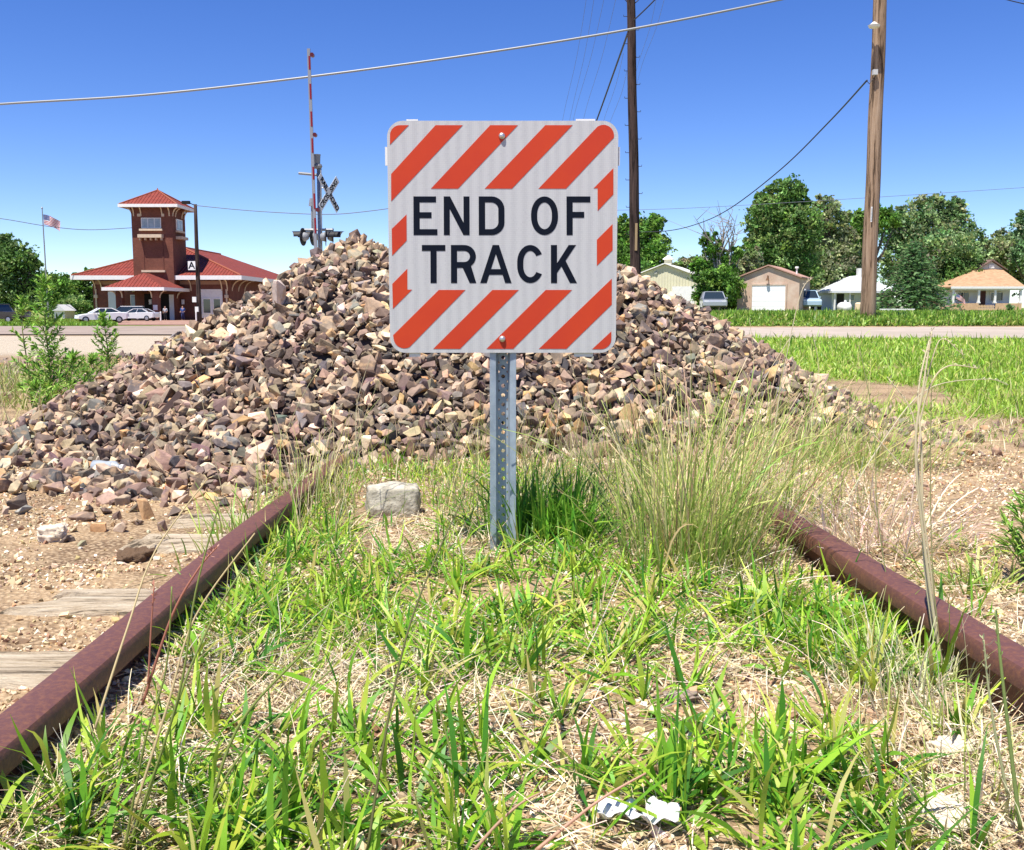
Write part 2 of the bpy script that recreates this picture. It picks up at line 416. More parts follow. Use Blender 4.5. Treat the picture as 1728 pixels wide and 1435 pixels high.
# ================================================================= STONE PILE
def apex(px, py, Y): p = W(px, py, Y); return (p.x, p.y, p.z)
CON = [(*apex(604, 377, 6.1), .63), (*apex(720, 372, 6.15), .63), (*apex(860, 370, 6.2), .63), (*apex(975, 392, 6.2), .63), (*apex(1035, 428, 6.15), .62),
       (*apex(520, 430, 6.0), .60), (*apex(450, 480, 5.9), .56), (*apex(400, 520, 5.7), .50), (*apex(300, 588, 5.45), .42), (*apex(205, 650, 5.1), .36), (*apex(100, 705, 4.8), .33), (*apex(10, 745, 4.55), .30), (*apex(-90, 775, 4.4), .30), (*apex(-200, 810, 4.3), .30),
       (*apex(-40, 800, 3.85), .28), (*apex(60, 795, 3.8), .28), (*apex(150, 788, 3.85), .28), (*apex(250, 785, 3.85), .28), (*apex(340, 782, 3.85), .3), (*apex(430, 775, 3.9), .32), (*apex(430, 625, 4.9), .40), (*apex(520, 690, 4.6), .42), (*apex(640, 690, 4.9), .5),
       (*apex(1150, 508, 6.0), .58), (*apex(1250, 572, 5.8), .52), (*apex(1340, 628, 5.6), .42), (*apex(1420, 675, 5.3), .33)]
def pile(x, y):
    x = np.asarray(x, float); y = np.asarray(y, float); z = np.full(np.broadcast(x, y).shape, -9.)
    for ax, ay, az, sl_ in CON:
        z = np.maximum(z, az-sl_*np.sqrt((x-ax)**2+(y-ay)**2+.01)+.0)
    return z-.045+.07*(fbm(x*2.2, y*2.2, 44)-.5)
px_, py_ = np.meshgrid(np.arange(-5.5, 5, .06), np.arange(2.6, 9.6, .06))
pz_ = pile(px_, py_)-.03; tt = terr(px_, py_)
pz_ = np.maximum(pz_, tt-.25)
n1, n2 = px_.shape; ii = (np.arange(n1-1)[:, None]*n2+np.arange(n2-1)[None]).ravel()
keep = (np.maximum(pz_-tt, 0) > 0)[:-1, :-1].ravel(); ii = ii[keep]
FFp = np.stack([ii, ii+1, ii+n2+1, ii+n2], -1)
def hull(npts, seed):
    r = random.Random(seed); bm = bmesh.new()
    for _ in range(npts):
        v = Vector((r.gauss(0, 1), r.gauss(0, 1), r.gauss(0, 1))).normalized()*r.uniform(.75, 1)
        v.x = max(-.72, min(.72, v.x)); v.y = max(-.8, min(.66, v.y)); v.z = max(-.62, min(.7, v.z))
        bm.verts.new(v)
    ret = bmesh.ops.convex_hull(bm, input=bm.verts)
    bmesh.ops.delete(bm, geom=[g_ for g_ in ret['geom_interior'] if isinstance(g_, bmesh.types.BMVert)], context='VERTS')
    bmesh.ops.triangulate(bm, faces=bm.faces)
    bm.verts.index_update()
    V = np.array([v.co[:] for v in bm.verts]); Fc = np.array([[v.index for v in f.verts] for f in bm.faces]); bm.free()
    return V, Fc
def chunk(seed):
    r = random.Random(seed); bm = bmesh.new()
    for sx in (-1, 1):
        for sy in (-1, 1):
            for sz_ in (-1, 1):
                if r.random() < .76: bm.verts.new((sx*r.uniform(.25, 1.0), sy*r.uniform(.25, .95), sz_*r.uniform(.2, .8)))
    for _ in range(r.choice([2, 3, 4, 5])): bm.verts.new(Vector((r.gauss(0, 1), r.gauss(0, 1), r.gauss(0, 1))).normalized()*r.uniform(.8, 1.02))
    ret = bmesh.ops.convex_hull(bm, input=bm.verts)
    bmesh.ops.delete(bm, geom=[g_ for g_ in ret['geom_interior'] if isinstance(g_, bmesh.types.BMVert)], context='VERTS')
    bmesh.ops.bevel(bm, geom=bm.edges[:], offset=.045, segments=1, affect='EDGES', clamp_overlap=True)
    bmesh.ops.triangulate(bm, faces=bm.faces); bm.verts.index_update()
    V = np.array([v.co[:] for v in bm.verts]); Fc = np.array([[v.index for v in f.verts] for f in bm.faces]); bm.free()
    return V, Fc
HULLS = [hull(random.choice([11, 12, 14, 16]), 100+k) for k in range(8)]+[chunk(300+k) for k in range(22)]
def rand_rot(n):
    q = rng.normal(size=(n, 4)); q /= np.linalg.norm(q, axis=1)[:, None]; a, b, c, d = q.T
    return np.stack([np.stack([1-2*(c*c+d*d), 2*(b*c-a*d), 2*(b*d+a*c)], -1), np.stack([2*(b*c+a*d), 1-2*(b*b+d*d), 2*(c*d-a*b)], -1), np.stack([2*(b*d-a*c), 2*(c*d+a*b), 1-2*(b*b+c*c)], -1)], -2)
def rocks_arrays(P, size, C, flat=.75, shapes=HULLS, el=.34):
    n = len(P); k = rng.integers(0, len(shapes), n); Rm = rand_rot(n)
    sc = np.exp(rng.normal(0, 1, (n, 3))*el*np.array([1, .7, .7]))*size[:, None]; sc[:, 2] *= flat
    out = []; per = [None]*n
    for s in range(len(shapes)):
        idx = np.where(k == s)[0]
        if not len(idx): continue
        V, Fc = shapes[s]
        L_ = V[None]*sc[idx][:, None]; Wd = np.einsum('nij,nkj->nki', Rm[idx], L_)+P[idx][:, None]
        Cc = np.repeat(C[idx][:, None], len(V), 1)*np.exp(rng.normal(0, .05, (len(idx), len(V), 1)))
        for a, q in enumerate(idx): per[q] = (Wd[a], Fc, Cc[a])
    return per
def tri_merge(per):
    V = np.concatenate([p[0] for p in per]); C = np.concatenate([p[2] for p in per]); n = 0; Fl = []
    for p in per: Fl.append(p[1]+n); n += len(p[0])
    return V, np.concatenate(Fl), C
ROCKC = [(.21, .148, .112), (.29, .21, .15), (.13, .095, .078), (.38, .285, .19), (.56, .41, .26), (.66, .53, .37), (.46, .28, .13), (.22, .195, .165), (.09, .075, .068)]
ROCKW = [22, 20, 12, 17, 11, 6, 4, 7, 6]
cx_, cy_ = np.meshgrid(np.arange(-5.2, 4.6, .036), np.arange(2.8, 8.3, .036))
cx_ = (cx_+rng.uniform(-.019, .019, cx_.shape)).ravel(); cy_ = (cy_+rng.uniform(-.024, .024, cy_.shape)).ravel()
cz_ = pile(cx_, cy_); ct = terr(cx_, cy_)
edge = (cz_-ct) > -.015-.05*rng.random(len(cz_))
edge &= ~((cy_ > 7.2) & (rng.random(len(cz_)) < .45))
cx_, cy_, cz_, ct = cx_[edge], cy_[edge], cz_[edge], ct[edge]
sz = np.clip(rng.lognormal(math.log(.0275), .34, len(cx_)), .013, .062)
# big and small stones do not crowd: the heap's top is finer
P1 = np.stack([cx_, cy_, np.maximum(cz_, ct)+rng.uniform(-.02, .020, len(cx_))+.006], -1)
per = rocks_arrays(P1, sz, palette(len(P1), ROCKC, ROCKW, .16))
# strays around the toe
ns = 700; sx_ = rng.uniform(-3.3, 3.6, ns*4); sy_ = rng.uniform(2.7, 8, ns*4)
dd = pile(sx_, sy_)-terr(sx_, sy_); kk = (dd < -.02) & (dd > -.10-.16*rng.random(ns*4)); sx_, sy_ = sx_[kk][:ns], sy_[kk][:ns]
ssz = np.clip(rng.lognormal(math.log(.021), .38, len(sx_)), .010, .04)
per += rocks_arrays(np.stack([sx_, sy_, terr(sx_, sy_)+ssz*.3], -1), ssz, palette(len(sx_), ROCKC, ROCKW, .16))
# the 300 that show largest, as things
score = []
for i, (v, f, c) in enumerate(per):
    m_ = v.mean(0)
    ext = v.max(0)-v.min(0); sc_ = ext[0]*ext[2]/(m_[1]**2)
    e = .05; gxn = (pile(m_[0]+e, m_[1])-pile(m_[0]-e, m_[1]))/(2*e); gyn = (pile(m_[0], m_[1]+e)-pile(m_[0], m_[1]-e))/(2*e)
    facing = gyn > .1
    pr_ = m_[0]/m_[1]
    vis = facing and abs(pr_) < .50 and not (-.125 < pr_ < .11 and m_[2] > .35+.0*m_[1] and (CAM_Z-m_[2])/m_[1] < .05)
    out_ = m_[2]-max(pile(m_[0], m_[1]), terr(m_[0], m_[1]))
    score.append(sc_*(1 if vis else 0)*(1+8*max(out_, -.02)))
order = np.argsort(score)[::-1]; big = set(order[:300].tolist())
V, Fc, C = tri_merge([p for i, p in enumerate(per) if i not in big])
o = npmesh('crushed_stones', V, Fc, M_ROCK, C); tag(o, 'smaller angular purple and tan crushed stones heaped behind the sign', 'stones', kind='stuff')
core = npmesh('stone_heap_core', np.stack([px_, py_, pz_], -1).reshape(-1, 3), FFp, mat('heap_core', (.09, .068, .055), .95), smooth=True)  # dark brown sheet under the stones, showing in their gaps
core.data.materials[0] = MAT['heap_core']; tag(core, 'dark brown body deep inside the stone heap', 'stone heap', kind='stuff')
for i in order[:300]:
    v, f, c = per[i]; m_ = v.mean(0); avg = c.mean(0); org = (m_[0], m_[1], v[:, 2].min())
    kindw = 'cream tan' if avg[0] > .48 and avg[2] > .2 else 'rusty orange' if avg[0] > .42 else 'dark grey' if avg[0] < .16 else 'grey' if avg[0]-avg[2] < .055 else 'pale brown' if avg[0] > .3 else 'purplish brown'
    pos = 'near the upper slope' if m_[2] > .85 else 'on the middle slope' if m_[2] > .55 else 'along the foot'
    sidew = 'left of the sign post' if m_[0] < -.05 else 'right of the sign post'
    o = npmesh('crushed_stone', v, f, M_ROCK, c, org=org)
    tag(o, f'angular {kindw} stone {pos} of the heap, {sidew}', 'stone', 'angular stones showing on the heap')

# ================================================================= SIGN
SY = 2.65
M_SIGNW = mat('white_reflective_sheeting', (.66, .66, .64), .42, spec=.5)
def sheeting(m, c1, c2):
    n = m.node_tree.nodes; L = m.node_tree.links; b = n['Principled BSDF']; tc = [x for x in n if x.type == 'TEX_COORD'][0]
    vo = n.new('ShaderNodeTexVoronoi'); vo.feature = 'DISTANCE_TO_EDGE'; vo.inputs['Scale'].default_value = 190; vo.inputs['Randomness'].default_value = .15; L.new(tc.outputs['Object'], vo.inputs['Vector'])
    wv = n.new('ShaderNodeTexWave'); wv.inputs['Scale'].default_value = 11; wv.inputs['Distortion'].default_value = 1.2; wv.inputs['Detail'].default_value = 2; L.new(tc.outputs['Object'], wv.inputs['Vector'])
    mr = n.new('ShaderNodeMapRange'); mr.inputs[1].default_value = .0; mr.inputs[2].default_value = .13; L.new(vo.outputs['Distance'], mr.inputs[0])
    ml = n.new('ShaderNodeMath'); ml.operation = 'MULTIPLY_ADD'; L.new(wv.outputs['Fac'], ml.inputs[0]); ml.inputs[1].default_value = .35; ml.inputs[2].default_value = .25
    mm = n.new('ShaderNodeMath'); mm.operation = 'MULTIPLY_ADD'; L.new(mr.outputs[0], mm.inputs[0]); mm.inputs[1].default_value = .5; L.new(ml.outputs[0], mm.inputs[2])
    mx = n.new('ShaderNodeMix'); mx.data_type = 'RGBA'; mx.inputs[6].default_value = (*c2, 1); mx.inputs[7].default_value = (*c1, 1); L.new(mm.outputs[0], mx.inputs[0]); L.new(mx.outputs[2], b.inputs['Base Color'])
sheeting(M_SIGNW, (.53, .53, .52), (.37, .37, .375))
M_SIGNR = mat('red_orange_sheeting', (.50, .042, .018), .5, noise=(3, (.58, .058, .014), .35, .7), spec=.25)
M_SIGNK = mat('navy_black_ink', (.004, .007, .016), .8, spec=.12)
M_ALU = mat('weathered_aluminium', (.62, .62, .60), .5, metal=.3, noise=(20, (.5, .5, .48), .4, .6))
M_GALV = mat('galvanised_steel', (.30, .36, .42), .5, metal=.35, noise=(25, (.42, .49, .55), .35, .65), bump=(60, .1, .002), spec=.4)
base = hitz(847, 938, lambda x, y: .285); 
pc = W(848.5, 402.5, SY)
sign = thing('track_end_sign', (pc.x, SY, tz(pc.x, SY)), 'square END OF TRACK sign with red diagonal stripes on a perforated steel post', 'sign')
def SL(x, y):
    """zoomed-crop coordinates of the photo's sign -> world x,z on the face"""
    k = (y-55)/(1388-55); xl = 55+13*k; xr = 1378-18*k
    u = (x-xl)/(xr-xl); v = k
    return (u-.5)*.599, (.5-v)*.599
def on(x, y): a, b = SL(x, y); return (pc.x+a, pc.z+b)
def arc(cx, cy, rx, ry, a0, a1, n=10): return [(cx+rx*math.cos(R(a0+(a1-a0)*i/n)), cy-ry*math.sin(R(a0+(a1-a0)*i/n))) for i in range(n+1)]
hs, rc = .2995, .041
prof = [(hs-rc+rc*math.cos(R(a)), hs-rc+rc*math.sin(R(a))) for a in range(0, 91, 9)]
full = prof+[(-x, z) for x, z in prof[::-1]]+[(-x, -z) for x, z in prof]+[(x, -z) for x, z in prof[::-1]]
mb = MB(); mb.prism([(pc.x+x, pc.z+z) for x, z in full], SY-.0015, SY+.0015)
panel = mb.build('sign_panel', M_SIGNW, sign)
def flat_curve(name, splines, m, y, parent, off=.0003):
    cu = bpy.data.curves.new(name, 'CURVE'); cu.dimensions = '2D'; cu.fill_mode = 'BOTH'; cu.extrude = off
    for s in splines:
        sp_ = cu.splines.new('POLY'); sp_.points.add(len(s)-1); sp_.use_cyclic_u = True
        for i, (x, z) in enumerate(s): sp_.points[i].co = (x-pc.x, z-pc.z, 0, 1)
    o = bpy.data.objects.new('tmp', cu); S.collection.objects.link(o)
    me = bpy.data.meshes.new_from_object(o.evaluated_get(bpy.context.evaluated_depsgraph_get())); bpy.data.objects.remove(o)
    for v in me.vertices: x, z, e = v.co; v.co = (x, y-SY-e, z+pc.z-sign.location.z)
    me.name = name; me.materials.clear(); me.materials.append(m)
    ob = link(name, me, parent); return ob
P2 = lambda L_: [on(x, y) for x, y in L_]
stripes = [
 [(72,190)]+arc(130,138,58,58,180,90,8)[1:]+[(180,80)],
 [(78,510),(78,355),(333,80),(488,80)], [(305,438),(645,80),(803,80),(460,438)], [(613,438),(960,80),(1115,80),(768,438)],
 [(920,438),(1258,88)]+arc(1292,138,60,60,110,-12,12)+[(1077,438)],
 [(1235,436),(1348,322),(1348,470),(1258,565),(1258,436)], [(1253,730),(1343,640),(1343,790),(1253,880)],
 [(80,668),(165,585),(165,735),(82,822)], [(82,985),(168,897),(168,1018),(195,1018),(85,1130)],
 [(85,1285),(348,1020),(500,1020)]+arc(150,1300,62,62,-62,-175,10), [(315,1365),(655,1020),(805,1020),(468,1365)],
 [(620,1365),(960,1020),(1110,1020),(772,1365)], [(920,1365),(1338,955),(1338,1105),(1077,1365)],
 [(1225,1367),(1335,1262)]+arc(1275,1307,60,60,0,-90,8)]
flat_curve('stripes', [P2(s) for s in stripes], M_SIGNR, SY-.0019, panel)
st = 34
letters = [
 [[(205,482),(334,482),(334,516),(240,516),(240,572),(308,572),(308,606),(240,606),(240,669),(341,669),(341,703),(205,703)]],
 [[(378,482),(414,482),(491,632),(491,482),(525,482),(525,703),(490,703),(412,553),(412,703),(378,703)]],
 [[(578,482)]+[(650,482)]+arc(652,555,73,73,90,0,8)+arc(652,630,73,73,0,-90,8)+[(578,703)], [(614,516)]+arc(648,556,42,40,90,0,8)+arc(648,629,42,40,0,-90,8)+[(614,669)]],
 [arc(954,585,77,103,180,0,18)+arc(954,600,77,103,0,-180,18), arc(954,585,42,69,180,0,18)+arc(954,600,42,69,0,-180,18)],
 [[(1080,482),(1216,482),(1216,516),(1115,516),(1115,570),(1181,570),(1181,604),(1115,604),(1115,703),(1080,703)]],
 [[(252,760),(386,760),(386,794),(336,794),(336,980),(301,980),(301,794),(252,794)]],
 [[(418,760)]+arc(495,826,66,66,90,-55,12)+[(563,980),(525,980),(485,892),(453,892),(453,980),(418,980)], [(453,794)]+arc(494,826,33,32,90,-90,10)+[(453,858)]],
 [[(657,760),(693,760),(765,980),(728,980),(713,932),(637,932),(622,980),(585,980)], [(675,812),(703,899),(647,899)]],
 [arc(872,858,75,98,28,180,16)+arc(872,882,75,98,180,332,16)+arc(872,882,40,64,-32,-180,14)+arc(872,858,40,64,-180,-328,14)],
 [[(990,760),(1025,760),(1025,865),(1092,760),(1134,760),(1074,850),(1139,980),(1099,980),(1050,884),(1025,921),(1025,980),(990,980)]]]
for L_ in letters: flat_curve('letter', [P2(s) for s in L_], M_SIGNK, SY-.0019, panel)
for (x, y) in ((712, 141), (711, 1307)):
    bx, bz = on(x, y); mb = MB()
    pts = [(bx, SY-.0025-.0075*math.sin(R(a)), bz) for a in range(0, 90, 18)]; rr = [.0085*math.cos(R(a))+.0003 for a in range(0, 90, 18)]
    mb.tube(pts, rr, 16); mb.build('bolt', MAT.get('bolt_steel') or mat('bolt_steel', (.6, .58, .54), .35, metal=.8), sign, smooth=True)
def clip(x0, x1, y0, y1): # white tabs of the frame behind the panel
    a = on(x0, y0); b = on(x1, y1); mb = MB(); mb.box(a[0], b[0], SY+.004, SY+.008, b[1], a[1]); mb.build('back_brace', mat('white_brace', (.75, .74, .70), .6), sign)
clip(165, 240, 45, 1412); clip(1135, 1230, 43, 1412); clip(42, 1386, 200, 305)
# U-channel post with holes
pw = MB(); zb, ztop = tz(pc.x, SY)-.15, pc.z+.28
ps = .0254; yw = SY+.042; hwf = .0125
nz = int((ztop-zb)/ps); x0 = pc.x
for i in range(nz):
    z = zb+i*ps; n = 16; ring = [(x0+.0054*math.cos(2*math.pi*k/n+math.pi/n), yw, z+ps/2+.0054*math.sin(2*math.pi*k/n+math.pi/n)) for k in range(n)]
    out_ = []
    for k in range(n):
        c, s_ = math.cos(2*math.pi*k/n+math.pi/n), math.sin(2*math.pi*k/n+math.pi/n); q = max(abs(c), abs(s_)); out_.append((x0+hwf*c/q, yw, z+ps/2+ps/2*s_/q))
    ring2 = [(a, yw+.003, c) for a, b, c in ring]
    pw.add(ring+out_+ring2, [(k, (k+1) % n, n+(k+1) % n, n+k) for k in range(n)]+[(k, 2*n+k, 2*n+(k+1) % n, (k+1) % n) for k in range(n)])
pw.add([(x0-hwf, yw+.0035, zb), (x0+hwf, yw+.0035, zb), (x0+hwf, yw+.0035, zb+.0001), (x0-hwf, yw+.0035, zb+.0001)], [(0, 1, 2, 3)])
T_ = .0028
for sgn in (-1, 1):
    # wall from the web out to the flange, then the flange
    prf = [(hwf, yw), (.019, SY+.006), (.0345, SY+.004), (.0355, SY+.010), (.0335, SY+.0105), (.0335, SY+.0045+T_), (.0205, SY+.006+T_), (hwf+.001, yw+T_)]
    n = len(prf); v = [(x0+sgn*a, b, zb) for a, b in prf]+[(x0+sgn*a, b, ztop) for a, b in prf]
    pw.add(v, [(k, (k+1) % n, n+(k+1) % n, n+k) for k in range(n)]+[tuple(range(n)), tuple(range(n, 2*n))])
pw.build('post', M_GALV, sign)

# ================================================================= SMALL THINGS ON THE GROUND
M_CONC = mat('rough_concrete', (.34, .31, .24), .95, noise=(30, (.54, .50, .40), .42, .62), bump=(70, .8, .006), spec=.1)
def lump(name, px, py, dims, label, cat, m, rz=0, seed=1, dz=0, blocky=.5, group=None, rough_=1.0):
    p = G(px, py); bm = bmesh.new(); bmesh.ops.create_cube(bm, size=2); bmesh.ops.subdivide_edges(bm, edges=bm.edges, cuts=11, use_grid_fill=True)
    for v in bm.verts:
        d = v.co.normalized(); c = v.co*blocky+d*(1-blocky)*1.1
        nn = 1+rough_*(.55*(float(fbm(c.x*1.6+seed*7+c.z, c.y*1.6+c.z*2, seed))-.5)+.22*(float(vnoise(c.x*5+c.z*3, c.y*5-c.z*4, seed+3))-.5)+.14*(float(vnoise(c.x*12+c.z*7, c.y*12-c.z*9, seed+4))-.5))
        v.co = Vector((c.x*dims[0]*nn, c.y*dims[1]*nn, (c.z+.75)*dims[2]*nn))
    me = bpy.data.meshes.new(name); bm.to_mesh(me); bm.free(); me.materials.append(m)
    me.polygons.foreach_set('use_smooth', [True]*len(me.polygons))
    o = link(name, me, None, org=(p.x, p.y, tz(p.x, p.y)+dz)); o.rotation_euler[2] = rz; tag(o, label, cat, group); return o
lump('concrete_block', 664, 868, (.086, .06, .060), 'rough grey concrete block in the grass left of the sign post', 'concrete block', M_CONC, R(8), 2, -.006, .66, rough_=.24)
lump('limestone_rock', 88, 912, (.038, .03, .025), 'pale cream rock lying alone on the gravel left of the track', 'rock', mat('cream_stone', (.66, .56, .42), .9, noise=(30, (.5, .4, .28), .5, .7), bump=(60, .6, .004)), .3, 5, 0, .55)
lump('dirt_clod', 228, 945, (.048, .04, .024), 'dark brown dirt clod beside a sleeper end', 'dirt clod', mat('clod', (.12, .075, .045), 1, bump=(60, 1, .01)), 1, 9, -.012, .2, rough_=1.1)
lump('flat_stone', 1150, 1182, (.028, .018, .008), 'small flat brown stone in the gravel between the rails', 'stone', mat('brown_stone', (.26, .2, .16), .8, bump=(60, .5, .004)), .4, 11, 0, .4)
lump('pale_rock', 1608, 1275, (.034, .024, .013), 'pale rock half hidden in dry grass by the right rail', 'rock', MAT['cream_stone'], .4, 13, 0, .4)
lump('broken_limestone', 1590, 1385, (.042, .030, .013), 'chalky broken rock in straw nearest the camera', 'rock', MAT['cream_stone'], 1.1, 14, 0, .4)
def litter():
    p = G(1075, 1395); V = []; Fq = []; n = 26
    for i in range(n):
        for j in range(14):
            u, v = i/(n-1)-.5, j/13-.5
            x = u*.105; y = v*.042*(1+.3*math.sin(u*9)); z = .012+.013*float(fbm(u*9+3, v*7, 6))+.010*abs(math.sin(u*12+v*5))
            r = R(-12); V.append((p.x+x*math.cos(r)-y*math.sin(r), p.y+x*math.sin(r)+y*math.cos(r), tz(p.x, p.y)+z))
    for i in range(n-1):
        for j in range(13):
            if abs(i-13) < 2 and j > 5: continue
            q = i*14+j; Fq.append((q, q+1, q+15, q+14))
    mb = MB(); mb.v = V; mb.f = Fq; o = mb.build('paper_scrap', mat('white_paper', (.82, .82, .82), .7, trans=.25), smooth=True)
    md = o.modifiers.new('thick', 'SOLIDIFY'); md.thickness = .0008
    tag(o, 'crumpled white paper scrap on the gravel at the front', 'litter')
litter()
for px, py, a_, lab in ((1498, 1322, .3, 'orange dry leaf curled in the straw by the right rail'), (1560, 1262, 1.4, 'pale tan dry leaf beside the half-hidden rock'), (640, 1262, 2.2, 'brown dry leaf on the gravel in the front centre')):
    p = G(px, py); mb = MB(); n = 8
    for i in range(n+1):
        t_ = i/n; w_ = .010*math.sin(math.pi*min(.98, t_+.03))
        for j in (-1, 0, 1):
            x = (t_-.5)*.045; y = j*w_; mb.v.append((p.x+x*math.cos(a_)-y*math.sin(a_), p.y+x*math.sin(a_)+y*math.cos(a_), tz(p.x, p.y)+.012+.006*abs(j)+.008*(t_-.5)**2*4+.01*t_))
    for i in range(n):
        for j in range(2): q = i*3+j; mb.f.append((q, q+1, q+4, q+3))
    o = mb.build('dry_leaf', mat('leaf_%s' % lab.split()[0], {'orange': (.55, .24, .08), 'pale': (.62, .47, .27), 'brown': (.25, .13, .07)}[lab.split()[0]], .7, trans=.2), smooth=True)
    md = o.modifiers.new('thick', 'SOLIDIFY'); md.thickness = .0005; tag(o, lab, 'dry leaf')
def bottle():
    p = hitz(180, 788, lambda x, y: float(np.maximum(pile(x, y), terr(x, y)))+.035)
    mb = MB(); ax = Vector((1, -.35, .02)).normalized()
    pts = [p+ax*t for t in (-.07, -.062, -.03, .0, .03, .045, .062, .075)]
    mb.tube(pts, [.018, .027, .027, .024, .027, .025, .011, .011], 14)
    o = mb.build('plastic_bottle', mat('crushed_clear_plastic', (.55, .6, .62), .12, spec=.8, coat=.5, trans=.35), smooth=True)
    c = MB(); c.tube([p+ax*.0755, p+ax*.09], .0125, 12)
    t = tag(o, 'crushed clear plastic bottle lying on the left of the stones', 'bottle'); ORG[o] = o.location.copy()
    c.build('cap', mat('white_plastic', (.75, .75, .75), .4), o)
bottle()
def shard():
    p = hitz(280, 692, lambda x, y: float(pile(x, y))+.04); mb = MB()
    ax = (W(296, 668, p.y+.05)-W(258, 712, p.y-.03)).normalized(); up = Vector((.3, -.8, .5)).normalized(); s_ = ax.cross(up).normalized()
    mb.obox(p, ax, s_, s_.cross(ax), .11, .016, .006); o = mb.build('wood_splinter', mat('dark_wood', (.06, .035, .03), .8, bump=(40, .5, .005)), bevel=.002)
    tag(o, 'dark wooden splinter stuck between stones on the heap', 'wood splinter')
shard()

# ---- pea gravel
ICO = []
for k in range(8):
    bm = bmesh.new(); bmesh.ops.create_icosphere(bm, subdivisions=1, radius=1)
    r = random.Random(k)
    for v in bm.verts: v.co *= r.uniform(.75, 1.15)
    bm.verts.index_update(); V = np.array([v.co[:] for v in bm.verts]); Fc = np.array([[v.index for v in f.verts] for f in bm.faces]); bm.free(); ICO.append((V, Fc))
def pebbles(N, xr, yr, dens, size, cols, wts):
    x = rng.uniform(*xr, N); y = yr[0]+(yr[1]-yr[0])*rng.random(N)**1.5; k = rng.random(N) < dens(x, y); x, y = x[k], y[k]
    k = abs(x/y) < .62; x, y = x[k], y[k]
    s = np.clip(rng.lognormal(math.log(size*.9), .42, len(x)), size*.4, size*2.6)
    return rocks_arrays(np.stack([x, y, terr(x, y)+s*.25], -1), s, palette(len(x), cols, wts, .16), flat=.7, shapes=PEBS, el=.25)
PEBS = HULLS[8:]
GC = [(.60, .45, .28), (.70, .57, .38), (.46, .32, .18), (.28, .18, .11), (.78, .68, .50), (.52, .33, .16)]
dl = lambda x, y: np.where(x < -.6, .10+.9*np.clip((fbm(x*3.2, y*3.2, 21)-.40)*8, 0, 1), .45+.5*(fbm(x*2, y*2, 22) > .45))
per = pebbles(90000, (-2.6, 2.6), (1.0, 4.6), dl, .0048, GC, [5, 4, 3, 2, 2, 2])
V, Fc, C = tri_merge(per)
o = npmesh('pea_gravel', V, Fc, M_PEB, C); tag(o, 'fine tan pea gravel strewn over the track bed', 'gravel', kind='stuff')

# ================================================================= GRASS
def rblades(xy, L, wd, tilt, curl, cols, wts, tip, K=4, prof='blade', az=None, jit=.15, side=.06, dz=0):
    n = len(xy); b = np.stack([xy[:, 0], xy[:, 1], terr(xy[:, 0], xy[:, 1])+dz-.004], -1)
    az = rng.uniform(0, 2*np.pi, n) if az is None else az
    c0 = palette(n, cols, wts, jit); c1 = c0*np.array(tip)
    return blade_arrays(b, az, L, wd, tilt, curl, c0, c1, K, prof, side)
GREEN = [(.15, .36, .025), (.29, .50, .04), (.06, .21, .02), (.42, .55, .07), (.50, .48, .16)]
GW = [5, 5, 3.5, 4, 1.5]
DRY = [(.66, .55, .36), (.78, .69, .50), (.52, .41, .25), (.40, .32, .18)]
def tufts(centers, rad, nper, Lm, wm, tilt=(.2, .55), curl=(.7, .6), cols=GREEN, wts=GW, tip=(1.1, 1.0, .9), K=5, prof='blade'):
    c = np.repeat(np.asarray(centers), nper, 0); n = len(c)
    r = np.abs(rng.normal(0, rad, n)); a = rng.uniform(0, 2*np.pi, n)
    xy = c+np.stack([r*np.cos(a), r*np.sin(a)], -1)
    az = a+rng.normal(0, .7, n)
    tl = np.clip(rng.normal(tilt[0], tilt[1]*.5, n)+r/rad*.28, -.1, 1.45)
    L = Lm*np.clip(rng.lognormal(0, .35, n), .3, 1.9)
    return rblades(xy, L, wm*np.clip(rng.lognormal(0, .3, n), .5, 1.8), tl, rng.normal(*curl, n), cols, wts, tip, K, prof, az)
# density of green between the rails, hand-placed from the photo (px,py,spread m,number of tufts)
patch = [(420,1350,.17,20),(560,1330,.15,18),(300,1240,.05,3),(700,1380,.12,10),(480,1420,.14,14),(330,1410,.1,10),(900,1400,.05,4),
         (1230,1330,.08,11),(1310,1380,.08,12),(1400,1330,.05,5),(1180,1270,.05,4),(1110,1320,.05,3),(1440,1270,.05,4),(1350,1420,.08,7),(1000,1330,.04,2),(1650,1420,.05,3),(1480,1400,.05,3),
         (750,1130,.16,22),(880,1110,.15,22),(980,1120,.12,15),(640,1060,.15,20),(820,1030,.18,22),(960,1030,.15,16),(560,1080,.10,10),(1090,1100,.06,5),
         (1350,1060,.10,20),(1430,1080,.10,22),(1290,1030,.10,15),(1500,1060,.08,14),(1400,1000,.10,12),(1240,1080,.06,8),(1470,1130,.06,8),(1550,1110,.06,8),(1640,1180,.05,3),(1590,1230,.05,2),
         (430,1010,.10,16),(500,1040,.12,18),(440,940,.08,12),(380,1050,.07,8),(520,960,.15,18),(600,990,.15,16),(350,1130,.05,3),
         (700,960,.16,16),(780,930,.12,14),(760,880,.10,8),(890,960,.1,10),(1000,960,.12,10),(560,900,.12,14),(480,880,.10,12),(640,930,.12,8),(1090,970,.08,8),(30,1320,.05,3),(60,1400,.08,4),(180,1400,.1,6),(1690,930,.06,4),(1080,1040,.08,6)]
BLK = G(664, 868)
noblock = lambda x, y: 1-.93*((np.abs(x-BLK.x*y/BLK.y) < .12)*(y > 2.62)*(y < BLK.y+.12))
near, mid = [], []
